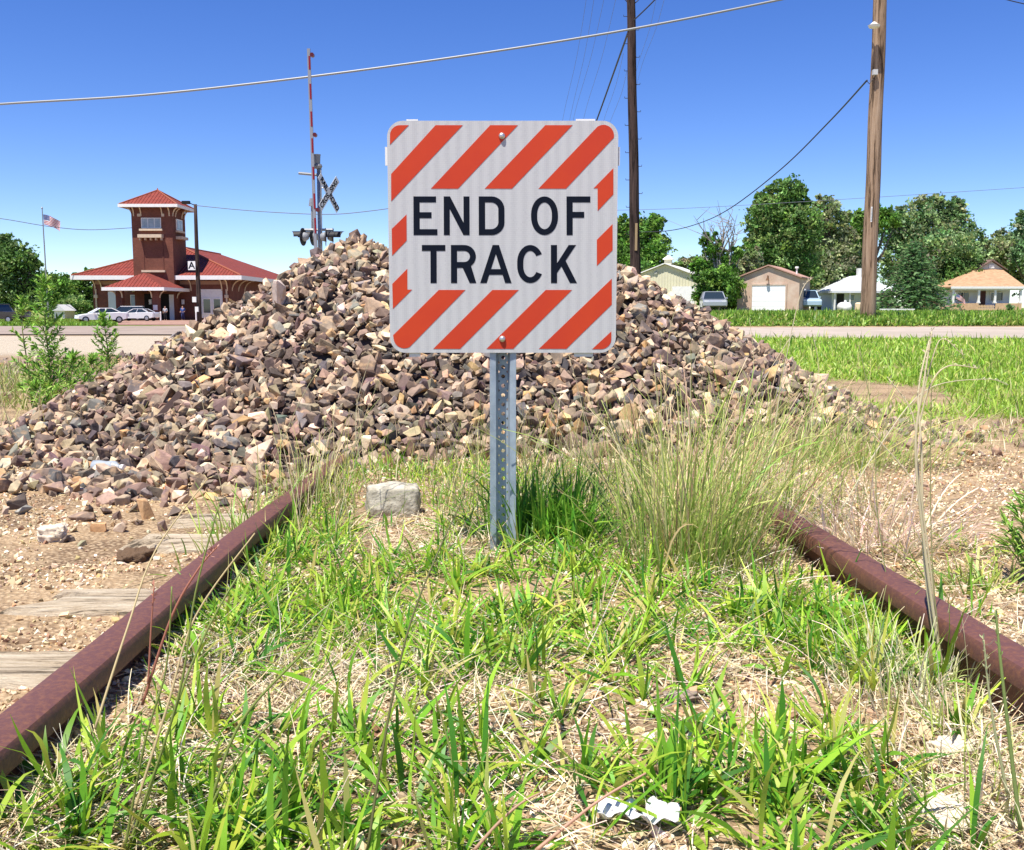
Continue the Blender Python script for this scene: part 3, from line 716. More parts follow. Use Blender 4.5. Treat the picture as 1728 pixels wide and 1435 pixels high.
for px, py, sp_, n in patch:
    p = G(px, py)
    for _ in range(n):
        q = (p.x+rng.normal(0, sp_), p.y+rng.normal(0, sp_))
        if float(noblock(np.array(q[0]), np.array(q[1]))) < .5 and random.random() < .85: continue
        if q[1] < .95 or not (railL(q[1])+.05 < q[0] < railR(q[1])-.05 or q[0] > railR(q[1])+.06): continue
        near.append(q)
near = np.array(near)
parts = []
fr = near[near[:, 1] < 1.75]; bk = near[near[:, 1] >= 1.75]
parts.append(tufts(fr, .014, 12, .094, .0072, tilt=(.55, .75), curl=(.65, .6)))
parts.append(tufts(fr, .02, 6, .055, .005, tilt=(1.0, .6), curl=(.5, .5)))
parts.append(tufts(bk, .023, 17, .080, .0058, tilt=(.75, .7), curl=(.5, .6)))
V, Fq, C = merge(parts); o = npmesh('grass', V, Fq, M_GRASS, C, smooth=True); tag(o, 'bright green broad-bladed grass growing between the rails', 'grass', kind='stuff')
# lush clump right behind the post
p = G(930, 905); cs = np.stack([p.x+rng.normal(0, .085, 46), p.y+rng.normal(0, .07, 46)], -1)
V, Fq, C = merge([tufts(cs, .02, 16, .15, .006, tilt=(.15, .4), curl=(.5, .4), cols=[(.10, .30, .03), (.17, .38, .04), (.24, .42, .05)], wts=[3, 4, 2])])
o = npmesh('lush_grass_clump', V, Fq, M_GRASS, C, smooth=True, org=(p.x, p.y, tz(p.x, p.y))); tag(o, 'lush deep green grass clump just right of the sign post', 'grass clump')
# thin mixed grass across the bed and along the heap's foot
def field(N, xr, yr, mask):
    x = rng.uniform(*xr, N); y = rng.uniform(*yr, N); k = rng.random(N) < mask(x, y); return np.stack([x[k], y[k]], -1)
inner = lambda x, y: ((x > railL(y)+.045) & (x < railR(y)-.045))*1.0
thin = field(20000, (-1.0, 1.1), (1.0, 4.15), lambda x, y: inner(x, y)*np.clip((fbm(x*2.5, y*2.5, 61)-.36)*3.5, .08, 1)*np.clip(.3+(y-1.6)*.45, .14, 1)*noblock(x, y))
n = len(thin)
a1 = rblades(thin, .052*rng.lognormal(0, .4, n)*np.clip(thin[:, 1]/2.2, .8, 1.5), .0032*np.ones(n)*np.clip(thin[:, 1]/2, .8, 1.6), rng.normal(.85, .45, n), rng.normal(.5, .5, n), GREEN+DRY[:2], GW+[3, 2], (1.1, 1, .9), 3)
# wiry stems behind the block and in front of the heap
wr = field(2600, (-.95, 1.25), (2.75, 4.3), lambda x, y: np.clip((fbm(x*3, y*3, 71)-.35)*3, 0, 1)*(inner(x, y)+.5*(x > 0))*noblock(x, y))
n = len(wr)
a2 = rblades(wr, rng.uniform(.12, .36, n), .0028*np.ones(n), rng.normal(.25, .25, n), rng.normal(.5, .4, n), [(.30, .36, .10), (.5, .48, .25), (.22, .32, .07), (.62, .55, .35)], [3, 3, 3, 2], (1.3, 1.15, 1.1), 5, 'stem')
V, Fq, C = merge([a1, a2]); o = npmesh('thin_grass', V, Fq, M_GRASS, C, smooth=True); tag(o, 'thin wispy grass between the rails and at the foot of the heap', 'grass', kind='stuff')
# straw thatch
def thatch(mask, N, yr=(1, 3.6), xr=(-1.1, 2.4), L0=.06, wd=.0022):
    xy = field(N, xr, yr, mask); n = len(xy)
    return rblades(xy, L0*rng.lognormal(0, .45, n), wd*rng.lognormal(0, .25, n), rng.normal(1.35, .22, n), rng.normal(.15, .5, n), DRY+[(.55, .5, .42)], [4, 4, 3, 2, 2], (1.1, 1.1, 1.1), 4, 'stem', side=.25, dz=.008)
t0 = thatch(lambda x, y: inner(x, y)*(np.exp(-(((x+.33)/.22)**2+((y-1.72)/.16)**2))+np.exp(-(((x+.55)/.16)**2+((y-1.22)/.16)**2))), 30000, yr=(1, 2.2), xr=(-.9, .2), L0=.06)
t1 = thatch(lambda x, y: inner(x, y)*np.clip((fbm(x*3, y*3, 81)-.40)*5, .08, 1)*(1-.85*np.exp(-(((x-.42)/.36)**2+((y-1.5)/.2)**2))), 42000)
t2 = thatch(lambda x, y: (x > railR(y)+.04)*np.clip(1.1-(x-railR(y))*1.6+.5*(fbm(x*3, y*3, 82)-.5), .06, 1), 30000, yr=(1.1, 4.6))
t3 = thatch(lambda x, y: np.exp(-(((x-(.95*.9))/.26)**2+((y-1.25)/.33)**2))*1.0*(x < railR(y)-.03), 26000, yr=(1, 2.2), xr=(.2, 1.4), L0=.065)
V, Fq, C = merge([t0, t1, t2, t3]); o = npmesh('straw_litter', V, Fq, M_STRAW, C, smooth=True); tag(o, 'dry tan straw litter matted along the right rail', 'straw', kind='stuff')
# tall yellow-green clumps
def tall_clump(name, px, py, sp_, n, Lm, label, lean=(0, 0), cols=None, wd=.0042, cat='grass clump', spread=(.22, .24), curl=(.55, .4), green=0, group=None):
    p = G(px, py); xy = np.stack([p.x+rng.normal(0, sp_[0], n), p.y+rng.normal(0, sp_[1], n)], -1)
    a = np.arctan2(xy[:, 1]-p.y+lean[1]+rng.normal(0, sp_[1]*.8, n), xy[:, 0]-p.x+lean[0]+rng.normal(0, sp_[0]*.8, n))
    L = Lm*(.32+.95*rng.random(n)**1.9)
    cols = cols or [(.28, .43, .08), (.42, .50, .14), (.54, .50, .24), (.18, .36, .05), (.42, .31, .16)]
    A = rblades(xy, L, wd*rng.lognormal(0, .3, n), np.abs(rng.normal(*spread, n)), rng.normal(*curl, n), cols, [4, 4, 3, 2, 1], (1.5, 1.25, 1.5), 7, 'stem', az=a, side=.05)
    # seed heads on the longest
    V, Fq, C = A; o = npmesh(name, V, Fq, M_GRASS, C, smooth=True, org=(p.x, p.y, tz(p.x, p.y))); return tag(o, label, cat, group)
tall_clump('tall_grass_clump', 1175, 945, (.10, .09), 720, .43, 'big tall yellow-green wiry grass clump inside the far end of the right rail', lean=(.05, 0), group='tall wiry grass clumps')
tall_clump('tall_grass_clump', 1275, 870, (.13, .12), 260, .46, 'tall wiry grass clump arching over the right rail end', lean=(.14, 0), group='tall wiry grass clumps')
tall_clump('tall_grass_clump', 1110, 880, (.10, .12), 200, .36, 'sparser wiry grass clump nearer the sign post, before the heap', lean=(.0, 0), group='tall wiry grass clumps')
tall_clump('tall_grass_clump', 1450, 785, (.20, .14), 420, .40, 'wiry grass clump at the right foot of the stone heap', lean=(.1, 0), group='tall wiry grass clumps', spread=(.45, .3))
tall_clump('tall_grass_clump', 1330, 770, (.2, .14), 220, .40, 'wiry grass clump in front of the heap slope, behind the rail end', lean=(.1, 0), group='tall wiry grass clumps')
tall_clump('dry_grass_clump', 1470, 925, (.13, .09), 420, .26, 'bleached dry grass sprawling just outside the right rail', lean=(-.05, -.1), cols=[(.72, .64, .46), (.66, .57, .38), (.5, .45, .25), (.75, .7, .55), (.4, .36, .2)], spread=(.8, .35), curl=(.6, .5))
tall_clump('low_grass_clump', 1650, 990, (.08, .06), 160, .10, 'low green grass clump on the dirt outside the right rail', cols=[(.2, .36, .05), (.3, .42, .07), (.4, .42, .12), (.15, .3, .04), (.5, .45, .2)], wd=.006, spread=(.6, .3))
tall_clump('wild_grass_clump', 1640, 1330, (.09, .08), 300, .11, 'pale thin grass tangle in the front right corner', cols=[(.5, .52, .25), (.3, .42, .08), (.65, .6, .4), (.4, .45, .15), (.7, .65, .45)], wd=.003, spread=(.6, .4))
tall_clump('feathery_grass_clump', 1540, 1170, (.07, .08), 420, .13, 'feathery pale green grass against the right rail', cols=[(.5, .55, .28), (.36, .48, .14), (.65, .62, .42), (.45, .5, .2), (.7, .65, .45)], wd=.0026, spread=(.35, .3))
tall_clump('edge_grass_clump', 1660, 950, (.2, .06), 100, .12, 'low green grass fringe at the right edge of the dirt path', cols=[(.2, .36, .05), (.3, .42, .07), (.4, .42, .12), (.15, .3, .04), (.5, .45, .2)], wd=.005, spread=(.6, .3))['kind'] = 'stuff'
tall_clump('left_bank_grass', 20, 745, (.5, .35), 900, .26, 'yellowish dry grass behind the left tail of the heap', cols=[(.5, .47, .22), (.36, .40, .12), (.65, .56, .35), (.45, .45, .18), (.6, .5, .3)], wd=.004, spread=(.5, .4))

tall_clump('rail_grass_clump', 415, 905, (.07, .16), 150, .17, 'green grass clump pushing up against the far half of the left rail', cols=[(.2, .38, .05), (.3, .46, .07), (.42, .46, .14), (.14, .3, .04), (.5, .45, .2)], wd=.005, spread=(.35, .3))
tall_clump('rail_grass_clump', 520, 845, (.08, .16), 220, .24, 'wispy grass clump beside the rail end at the foot of the heap', cols=[(.3, .42, .08), (.42, .48, .14), (.55, .5, .25), (.2, .34, .05), (.5, .4, .2)], wd=.0034, spread=(.35, .3))
# single tall stalks with seed heads
def stalks(name, lst, label, m=M_GRASS, cat='grass stalks', seed=True):
    V, Fc, C = [], [], []; out = []; mb = MB(); cols = []
    for (pts, Y0, Y1, r0, c) in lst:
        n = len(pts); P = [W(px, py, Y0+(Y1-Y0)*i/(n-1)) for i, (px, py) in enumerate(pts)]
        Q = []
        for i in range(n-1):
            for t in np.linspace(0, 1, 7)[:-1]:
                p0, p1, p2, p3 = P[max(i-1, 0)], P[i], P[i+1], P[min(i+2, n-1)]
                Q.append(.5*((2*p1)+(p2-p0)*t+(2*p0-5*p1+4*p2-p3)*t*t+(3*p1-p0-3*p2+p3)*t**3))
        Q.append(P[-1]); N = len(Q)
        s0 = len(mb.v); mb.tube(Q, [r0*(1-.55*i/N) for i in range(N)], 6); 
        if seed:
            for i in range(int(N*.72), N):
                for _ in range(3):
                    d = Vector((random.gauss(0, 1), random.gauss(0, 1), random.gauss(.9, .6))).normalized()*random.uniform(.003, .007)
                    mb.add([Q[i], Q[i]+d+Vector((.0012, 0, 0)), Q[i]+d*1.5, Q[i]+d-Vector((.0012, 0, 0))], [(0, 1, 2, 3)])
        cols += [c]*(len(mb.v)-s0)
    me_o = mb.build(name, m, smooth=True)
    a = me_o.data.attributes.new('col', 'FLOAT_COLOR', 'POINT'); cc = np.ones((len(cols), 4), np.float32); cc[:, :3] = np.array(cols); a.data.foreach_set('color', cc.ravel())
    return tag(me_o, label, cat)
g_, t_, p_ = (.27, .33, .08), (.62, .50, .26), (.48, .20, .13)
stalks('grass_stalks', [([(215,1435),(300,1180),(330,1000),(370,850)][:4], 1.12, 1.2, .0019, g_), ([(222,1435),(320,1130),(410,960),(470,910)], 1.13, 1.35, .0018, g_), ([(205,1435),(280,1200),(330,1040),(430,900),(560,780),(348+210,800)][:4], 1.12, 1.3, .0019, t_),
    ([(335,1435),(400,1230),(520,1090),(560,1010)], 1.13, 1.25, .0022, g_), ([(210,1435),(245,1250),(280,1130),(290,990)], 1.1, 1.14, .0017, g_), ([(320,1435),(395,1290),(480,1200),(560,1130)], 1.12, 1.22, .0018, g_)],
    'green grass stalks leaning over the left rail in the front', seed=False)
stalks('reddish_grass_stalk', [([(240,1190),(290,1040),(335,960),(365,925)], 1.25, 1.3, .0021, p_), ([(250,1155),(255,1060),(260,990)], 1.25, 1.27, .0016, p_)], 'reddish grass stalk with seed head crossing the left rail')
stalks('tan_grass_stalk', [([(160,1230),(215,1060),(262,930),(350,808)], 1.2, 1.45, .0019, t_)], 'long tan grass stalk leaning far right over the left rail')
stalks('dark_grass_stalk', [([(620,1435),(652,1230),(690,1060),(740,930),(783,838)], 1.08, 1.3, .0019, (.17, .17, .06))], 'single dark grass stalk rising in the front centre', seed=True)
stalks('pink_grass_stalk', [([(905,1435),(960,1390),(1020,1345),(1090,1305)], 1.06, 1.1, .0024, (.62, .38, .25))], 'pinkish dry stalk lying low in the front centre', seed=False)
stalks('short_pink_stalk', [([(800,1435),(840,1390),(880,1355),(920,1335)], 1.06, 1.1, .0021, (.55, .35, .22))], 'shorter pinkish stalk left of the long pink stalk', seed=False)
stalks('dry_grass_plume', [([(1590,1130),(1565,960),(1545,760),(1560,640),(1572,560)], 1.75, 1.85, .0032, (.68, .60, .38)), ([(1585,1130),(1560,950),(1555,760),(1550,660),(1568,575)], 1.77, 1.9, .003, (.72, .64, .42)), ([(1592,1130),(1570,960),(1550,800),(1540,700),(1500,640)], 1.77, 1.88, .0022, (.68, .60, .38)),
    ([(1590,1125),(1575,980),(1570,820),(1572,640)], 1.76, 1.8, .0016, (.4, .38, .18)), ([(1550,720),(1570,650),(1600,618),(1650,622)], 1.85, 1.86, .0018, (.72, .64, .42)), ([(1552,690),(1575,600),(1592,572),(1625,600)], 1.85, 1.86, .0014, (.72, .64, .42))],
    'tall bleached grass plume rising beside the right rail', seed=True)
stalks('arching_dry_stalk', [([(1560,900),(1545,820),(1480,740),(1440,700)], 2.0, 2.1, .0018, (.68, .6, .4)), ([(1500,1000),(1480,860),(1475,720),(1450,585)], 2.1, 2.2, .0015, (.35, .36, .15)), ([(1420,860),(1480,760),(1560,660),(1660,640),(1700,650)], 2.4, 2.6, .0017, (.72, .66, .45))], 'arching dry stalks left of the bleached plume')
stalks('corner_grass_stalk', [([(1722,1400),(1705,1260),(1690,1130),(1680,1030)], 1.15, 1.2, .003, (.25, .33, .1)), ([(1700,1340),(1680,1240),(1668,1160),(1660,1080)], 1.2, 1.22, .0022, (.5, .52, .28))], 'thick green stalks in the front right corner')
stalks('leaning_heap_stalk', [([(420,880),(500,690),(540,620)], 2.9, 3.1, .0014, (.4, .38, .2)), ([(500,860),(470,720),(440,640)], 2.9, 3.1, .0014, (.6, .52, .33)), ([(380,850),(350,720),(330,620)], 3.0, 3.1, .0015, (.5, .42, .25)), ([(560,870),(610,720),(640,640)], 3.0, 3.1, .0014, (.4, .38, .2)), ([(620,830),(600,700),(640,560)], 3.0, 3.1, .0014, (.62, .55, .36)), ([(1000,830),(985,700),(960,600)], 3.2, 3.3, .0014, (.6, .53, .33)),
   ([(1090,850),(1120,700),(1130,560),(1150,440+60)], 3.0, 3.1, .0015, (.5, .46, .25)), ([(1200,800),(1290,640),(1340,560)], 3.0, 3.2, .0016, (.66, .58, .38)), ([(1230,800),(1270,640),(1265,540)], 3.0, 3.2, .0015, (.5, .44, .25)), ([(1300,780),(1320,640),(1350,500),(1370,470)], 3.0, 3.1, .0018, (.7, .62, .42)), ([(1180,800),(1165,640),(1200,560)], 3.0, 3.2, .0014, (.6, .52, .33)), ([(1340,800),(1380,640),(1370,560),(1440,500)][:3], 3.1, 3.2, .0014, (.6, .52, .33))],
   'loose thin stalks standing in front of the stone heap')['kind'] = 'stuff'

# right lawn
def lawn():
    out = []
    for (y0, y1, N, L, wd, K) in ((5.2, 8.5, 60000, .055, .0075, 3), (8.5, 13, 60000, .062, .013, 2), (13, 18.6, 46000, .075, .02, 2)):
        y = rng.uniform(y0, y1, N); x = y*rng.uniform(.12, .60, N); k = rng.random(N) < lawn_mask(x, y)*np.clip(-.1+1.9*fbm(x*.9, y*.9, 91)-.35*(fbm(x*4, y*4, 92) > .55), .12, 1); xy = np.stack([x[k], y[k]], -1); n = len(xy)
        out.append(rblades(xy, L*rng.lognormal(0, .4, n), wd*rng.lognormal(0, .3, n), rng.normal(.7, .5, n), rng.normal(.5, .4, n), [(.27, .46, .05), (.36, .53, .08), (.18, .38, .04), (.52, .55, .20)], [5, 5, 2, 2.5], (1.15, 1.05, .9), K))
    return merge(out)
V, Fq, C = lawn(); o = npmesh('lawn_grass', V, Fq, M_GRASS, C, smooth=True); tag(o, 'green lawn grass between the stone heap and the road', 'grass', kind='stuff')
# dry fringe at the near edge of the lawn
xy = field(9000, (1.0, 4.6), (4.2, 6.8), lambda x, y: np.exp(-((y-5.6-.6*np.sin(x*2))/.5)**2)*.9); n = len(xy)
V, Fq, C = rblades(xy, .07*rng.lognormal(0, .4, n), .004*np.ones(n), rng.normal(.7, .4, n), rng.normal(.5, .4, n), DRY+GREEN[:2], [4, 3, 2, 2, 3, 3], (1.1, 1.1, 1), 3)
o = npmesh('dry_fringe_grass', V, Fq, M_STRAW, C, smooth=True); tag(o, 'dry yellow grass fringe at the near edge of the lawn', 'grass', kind='stuff')
# weeds beyond the road
def bank():
    out = []
    N = 42000; y = rng.uniform(27, 33, N); x = y*rng.uniform(.16, .60, N); h_ = .07+.50*np.clip(fbm(x*.9, y*.9, 55)-.25, 0, 1); L = h_*rng.uniform(.5, 1.35, N)
    xy = np.stack([x, y], -1)
    out.append(rblades(xy, L, rng.uniform(.03, .075, N), rng.normal(.55, .5, N), rng.normal(.7, .6, N), [(.13, .28, .04), (.20, .38, .05), (.30, .46, .08), (.42, .46, .16)], [4, 4, 3, 1.5], (1.2, 1.05, .9), 2, 'leaf'))
    N = 16000; y = rng.uniform(33, 78, N); x = y*rng.uniform(.16, .60, N); xy = np.stack([x, y], -1)
    out.append(rblades(xy, rng.uniform(.06, .24, N), rng.uniform(.06, .11, N), rng.normal(.3, .3, N), rng.normal(.7, .5, N), [(.10, .24, .03), (.16, .31, .04), (.24, .38, .06)], [4, 4, 3], (1.2, 1.05, .9), 2, 'leaf'))
    return merge(out)
V, Fq, C = bank(); o = npmesh('weeds', V, Fq, M_GRASS, C, smooth=True); tag(o, 'knee-high green weeds along the far side of the road', 'weeds', kind='stuff')
# left: low scrub between heap and white gravel
N = 9000; y = rng.uniform(7, 15, N); x = -y*rng.uniform(.30, .58, N); k = rng.random(N) < np.clip((fbm(x*1.1, y*1.1, 66)-.44)*5, 0, .9); xy = np.stack([x[k], y[k]], -1); n = len(xy)
V, Fq, C = rblades(xy, rng.uniform(.05, .2, n), rng.uniform(.008, .016, n), rng.normal(.5, .4, n), rng.normal(.5, .4, n), [(.30, .34, .10), (.5, .45, .22), (.2, .3, .06)], [3, 3, 3], (1.2, 1.1, 1), 3)
o = npmesh('scrub', V, Fq, M_GRASS, C, smooth=True); tag(o, 'sparse low scrub on bare ground left of the heap', 'scrub', kind='stuff')
# left strays: rubble on the bare ground
per = []
x = -rng.uniform(2.6, 8.5, 2600); y = rng.uniform(7.5, 18, 2600); k = (fbm(x*.8, y*.8, 12) > .47) & (pile(x, y) < terr(x, y)) & (x/y > -.62); x, y = x[k], y[k]
s = rng.lognormal(math.log(.035), .4, len(x)); per = rocks_arrays(np.stack([x, y, terr(x, y)+s*.2], -1), s, palette(len(x), ROCKC, ROCKW, .16))
V, Fc, C = tri_merge(per); o = npmesh('rubble', V, Fc, M_ROCK, C); tag(o, 'scattered rubble on the bare ground beyond the heap', 'rubble', kind='stuff')
# lawn far left
N = 16000; y = rng.uniform(76, 118, N); x = -y*rng.uniform(.42, .56, N)+2; xy = np.stack([x, y], -1)
V, Fq, C = rblades(xy, rng.uniform(.15, .4, N), rng.uniform(.08, .14, N), rng.normal(.3, .3, N), rng.normal(.6, .4, N), [(.14, .30, .03), (.22, .38, .05)], [1, 1], (1.2, 1.05, .9), 2, 'leaf')
o = npmesh('verge_grass', V, Fq, M_GRASS, C, smooth=True); tag(o, 'grass verge beyond the road by the station trees', 'grass', kind='stuff')

# leafy weeds
def leafy(name, path, Y, label, nb, bl, seed, cat='weed', group=None, leafc=None, lw=.02, thin=.3):
    r = np.random.default_rng(seed)
    P = [W(px, py, Y) for px, py in path]; b = P[0]; b.z = tz(b.x, b.y)-.01
    t = thing(name, (b.x, b.y, tz(b.x, b.y)), label, cat, group)
    st_ = MB(); st_.tube(P, [.008*(1-.8*i/(len(P)-1)) for i in range(len(P))], 7)
    H = (P[-1]-P[0]).length; LV = []
    def along(u):
        k = u*(len(P)-1); i = min(int(k), len(P)-2); return P[i].lerp(P[i+1], k-i)
    bases, azs, Ls, tl = [], [], [], []
    for i in range(nb):
        u = .08+.9*i/nb; q = along(u); a = i*2.4+r.normal(0, .3); ln = bl*(1-u**1.6)*(.7+.5*r.random())+.03
        e = q+Vector((math.cos(a)*ln*.75, math.sin(a)*ln*.75, ln*.75))
        st_.tube([q, q.lerp(e, .5)+Vector((0, 0, -.01)), e], [.003, .0022, .001], 5)
        m_ = max(5, int(ln/.012))
        for j in range(m_):
            c = q.lerp(e, (j+.5)/m_)
            for s_ in range(2):
                bases.append(c[:]); azs.append(a+(1 if s_ else -1)*r.uniform(.5, 1.4)); Ls.append(r.uniform(.6, 1.2)*.055); tl.append(r.uniform(.7, 1.5))
        for j in range(5):
            bases.append(e[:]); azs.append(a+r.normal(0, 1)); Ls.append(.05*r.uniform(.6, 1.2)); tl.append(r.uniform(.2, 1.3))
    for j in range(60):
        bases.append(along(1-.16*r.random())[:]); azs.append(r.uniform(0, 6.28)); Ls.append(.06*r.uniform(.5, 1.2)); tl.append(r.uniform(.1, 1.2))
    n = len(bases); c0 = palette(n, leafc or [(.13, .30, .04), (.22, .40, .06), (.32, .46, .10)], [3, 4, 3], .2)
    V, Fq, C = blade_arrays(np.array(bases), np.array(azs), np.array(Ls), np.full(n, lw)*.7, np.array(tl), r.normal(.4, .4, n), c0, c0*1.1, 3, 'leaf', .05)
    st_.build('stem', mat('weed_stem', (.20, .22, .07), .7), t, smooth=True)
    npmesh('leaves', V, Fq, M_LEAF, C, parent=t, smooth=True)
G1 = 'tall leafy weeds left of the heap'
leafy('leafy_weed', [(92, 690), (86, 640), (78, 560), (72, 465)], 7.2, 'tallest bright green leafy weed left of the heap', 44, .24, 1, group=G1)
leafy('leafy_weed', [(120, 690), (118, 650), (124, 600)], 7.0, 'bushy lower weed at the base of the tallest weed', 11, .17, 2, group=G1)
leafy('leafy_weed', [(55, 690), (50, 640), (38, 560), (36, 505)], 7.3, 'slender weed leaning behind the tallest weed, toward the photo edge', 12, .10, 3, group=G1)
leafy('leafy_weed', [(186, 645), (184, 610), (180, 575), (172, 532)], 7.9, 'narrow upright weed between the tallest weed and the heap', 24, .12, 4, group=G1)
leafy('leafy_weed', [(150, 665), (152, 640), (155, 605)], 7.6, 'small weed between the tallest and the narrow upright weed', 12, .16, 5, group=G1)
leafy('leafy_weed', [(70, 705), (66, 680), (60, 650)], 6.9, 'low spreading weed in front of the tallest weed', 9, .18, 8, group=G1)
leafy('edge_weed', [(1758, 985), (1752, 930), (1748, 855)], 2.35, 'dark green feathery weed cut by the right edge of the photo', 26, .09, 6, lw=.009)

# ================================================================= TREES
def tree(name, label, lobes, base, Y, n_leaf, leaf, cols, wts=None, group=None, trunk_r=.25, depth=1.0, dead=None, sat=True):
    b = W(*base, Y); b.z = tz(b.x, b.y); t = thing(name, tuple(b), label, 'tree', group)
    if sat:
        ex = []
        for (px, py, rx, ry) in lobes:
            for _ in range(5):
                a = random.uniform(-.5, math.pi+.5); k = random.uniform(.85, 1.12); q = random.uniform(.18, .36)
                ex.append((px+rx*k*math.cos(a), py-ry*k*math.sin(a), rx*q, ry*q*random.uniform(.8, 1.3)))
        lobes = [(a, b_, c*.93, d_*.93) for a, b_, c, d_ in lobes]+ex
    tot = sum(l[2]*l[3] for l in lobes); VV = []
    tb = MB(); top = W(lobes[0][0], lobes[0][1], Y)
    tb.tube([b-Vector((0, 0, .3)), b.lerp(top, .3)+Vector((.2, 0, 0)), b.lerp(top, .65), top], [trunk_r*1.2, trunk_r, trunk_r*.6, trunk_r*.15], 8)
    for (px, py, rx, ry) in lobes:
        c = W(px, py, Y); ax, az = rx*Y/F, ry*Y/F; ay = ax*depth; c.y += rng.normal(0, ax*.35)
        tb.tube([b.lerp(top, .35), b.lerp(c, .6)+Vector((0, 0, .1)), c], [trunk_r*.5, trunk_r*.3, trunk_r*.08], 6)
        rx *= 1.07; ry *= 1.07; ax *= 1.07; az *= 1.07; nl = max(int(2.5*n_leaf*rx*ry/tot), 60); ncl = max(nl//24, 6)
        d = rng.normal(size=(ncl, 3)); d /= np.linalg.norm(d, axis=1)[:, None]; rr = rng.random(ncl)**.38*(.80+.42*rng.random(ncl))
        cc = np.array(c)+d*rr[:, None]*np.array([ax, ay, az])
        ccol = palette(ncl, cols, wts or [1]*len(cols), .24)*1.15
        s0 = min(ax, az)*.17
        p = np.repeat(cc, 24, 0)+rng.normal(0, 1, (ncl*24, 3))*s0*np.array([1, 1, .7])
        colr = np.repeat(ccol, 24, 0)*np.exp(rng.normal(0, .12, (ncl*24, 1)))
        VV.append((p, colr))
        for q in cc[:max(3, ncl//12)]:
            tb.tube([c, Vector(q)], [trunk_r*.12, trunk_r*.03], 4, cap=False)
    P = np.concatenate([v[0] for v in VV]); C = np.concatenate([v[1] for v in VV]); n = len(P)
    u = rng.normal(size=(n, 3)); u /= np.linalg.norm(u, axis=1)[:, None]; v = np.cross(u, rng.normal(size=(n, 3))); v /= np.linalg.norm(v, axis=1)[:, None]
    ls = .98*leaf*rng.lognormal(0, .3, n)[:, None]
    Q = np.stack([P-u*ls*.5, P+v*ls*.30, P+u*ls*.5, P-v*ls*.30], 1).reshape(-1, 3)
    npmesh('crown', Q, np.arange(4*n).reshape(n, 4), M_LEAF, np.repeat(C, 4, 0), parent=t)
    if dead:
        for (px, py, ln, nn) in dead:
            a = W(px, py, Y)
            for _ in range(nn):
                ang = random.gauss(0, .5); l2 = ln*Y/F*random.uniform(.5, 1); e = a+Vector((math.sin(ang)*l2, random.gauss(0, .3)*l2, math.cos(ang)*l2)); m_ = a.lerp(e, .5)+Vector((random.gauss(0, .1)*l2, 0, 0))
                tb.tube([a, m_, e], [.09, .05, .015], 4, cap=False)
                for __ in range(5):
                    k = random.uniform(.3, 1); s_ = a.lerp(e, k); tb.tube([s_, s_+Vector((random.gauss(0, .25)*l2, random.gauss(0, .2)*l2, random.uniform(.05, .35)*l2))], [.035, .012], 3, cap=False)
    tb.build('trunk', M_BARK if not dead else mat('grey_bark', (.28, .25, .22), .9, bump=(20, .5, .03)), t, smooth=True)
DK = [(.10, .20, .045), (.15, .27, .06), (.08, .16, .04), (.22, .31, .10)]
BR = [(.12, .25, .035), (.09, .19, .03), (.17, .30, .05), (.07, .15, .03)]
OL = [(.22, .29, .10), (.30, .34, .17), (.15, .22, .07), (.26, .28, .16)]
BL = [(.15, .26, .10), (.23, .33, .15), (.11, .20, .07)]
GT = 'trees behind the yards across the road'; GL = 'trees beside the station'
tree('shade_tree', 'big dark tree at the left edge behind the flagpole', [(25,440,30,28),(0,450,35,40),(40,480,30,35),(10,500,40,30),(50,445,14,14),(55,515,20,18)], (20, 545), 150, 7000, .42, DK, group=GL)
tree('shade_tree', 'lower bushy tree between the flagpole and the station', [(115,490,35,25),(90,480,20,20),(145,500,22,30),(120,515,40,20),(150,465,12,9)], (115, 545), 145, 6000, .38, BR, group=GL)
tree('shade_tree', 'small dark bush tree beside the white sedan', [(135,520,25,18),(100,525,22,14)], (125, 545), 138, 2500, .3, DK, group=GL)
tree('shade_tree', 'rounded green tree behind the dark utility pole', [(1085,400,34,32),(1060,430,30,30),(1105,425,26,25),(1075,460,40,25),(1100,380,18,16),(1050,385,14,18)], (1078, 520), 120, 7500, .36, BR, group=GT)
tree('shade_tree', 'low olive tree behind the cream barn', [(1165,450,30,16),(1140,462,30,16),(1195,465,22,22)], (1160, 520), 125, 3500, .36, OL, group=GT)
tree('shade_tree', 'tree with a bare grey top right of the cream barn', [(1200,415,16,20),(1190,470,22,24),(1225,480,24,30),(1240,430,12,14),(1215,440,12,20),(1205,500,30,22),(1180,448,14,10)], (1215, 525), 84, 6000, .25, BR, group=GT, dead=[(1215,430,80,8),(1232,425,50,5)])
tree('shade_tree', 'shaggy bush between the bare-topped tree and the pink garage', [(1238,465,22,28),(1265,445,20,25),(1240,505,20,20),(1270,480,20,20)], (1245, 525), 92, 4500, .27, OL, group=GT)
tree('shade_tree', 'tallest ragged tree rising behind the pink garage', [(1325,330,24,28),(1300,365,34,34),(1345,385,34,36),(1320,420,46,36),(1290,345,16,16),(1350,325,9,16),(1280,410,20,24),(1360,350,10,12),(1330,455,50,30)], (1325, 525), 96, 12000, .29, DK, wts=[2,2,2,2], group=GT, trunk_r=.4, dead=[(1345,430,40,3)])
tree('shade_tree', 'olive tree right of the tallest ragged tree', [(1400,370,26,30),(1385,410,30,34),(1415,430,30,40),(1390,345,14,14),(1380,465,36,36),(1425,400,18,20),(1400,490,36,24)], (1395, 525), 102, 8500, .3, OL, group=GT)
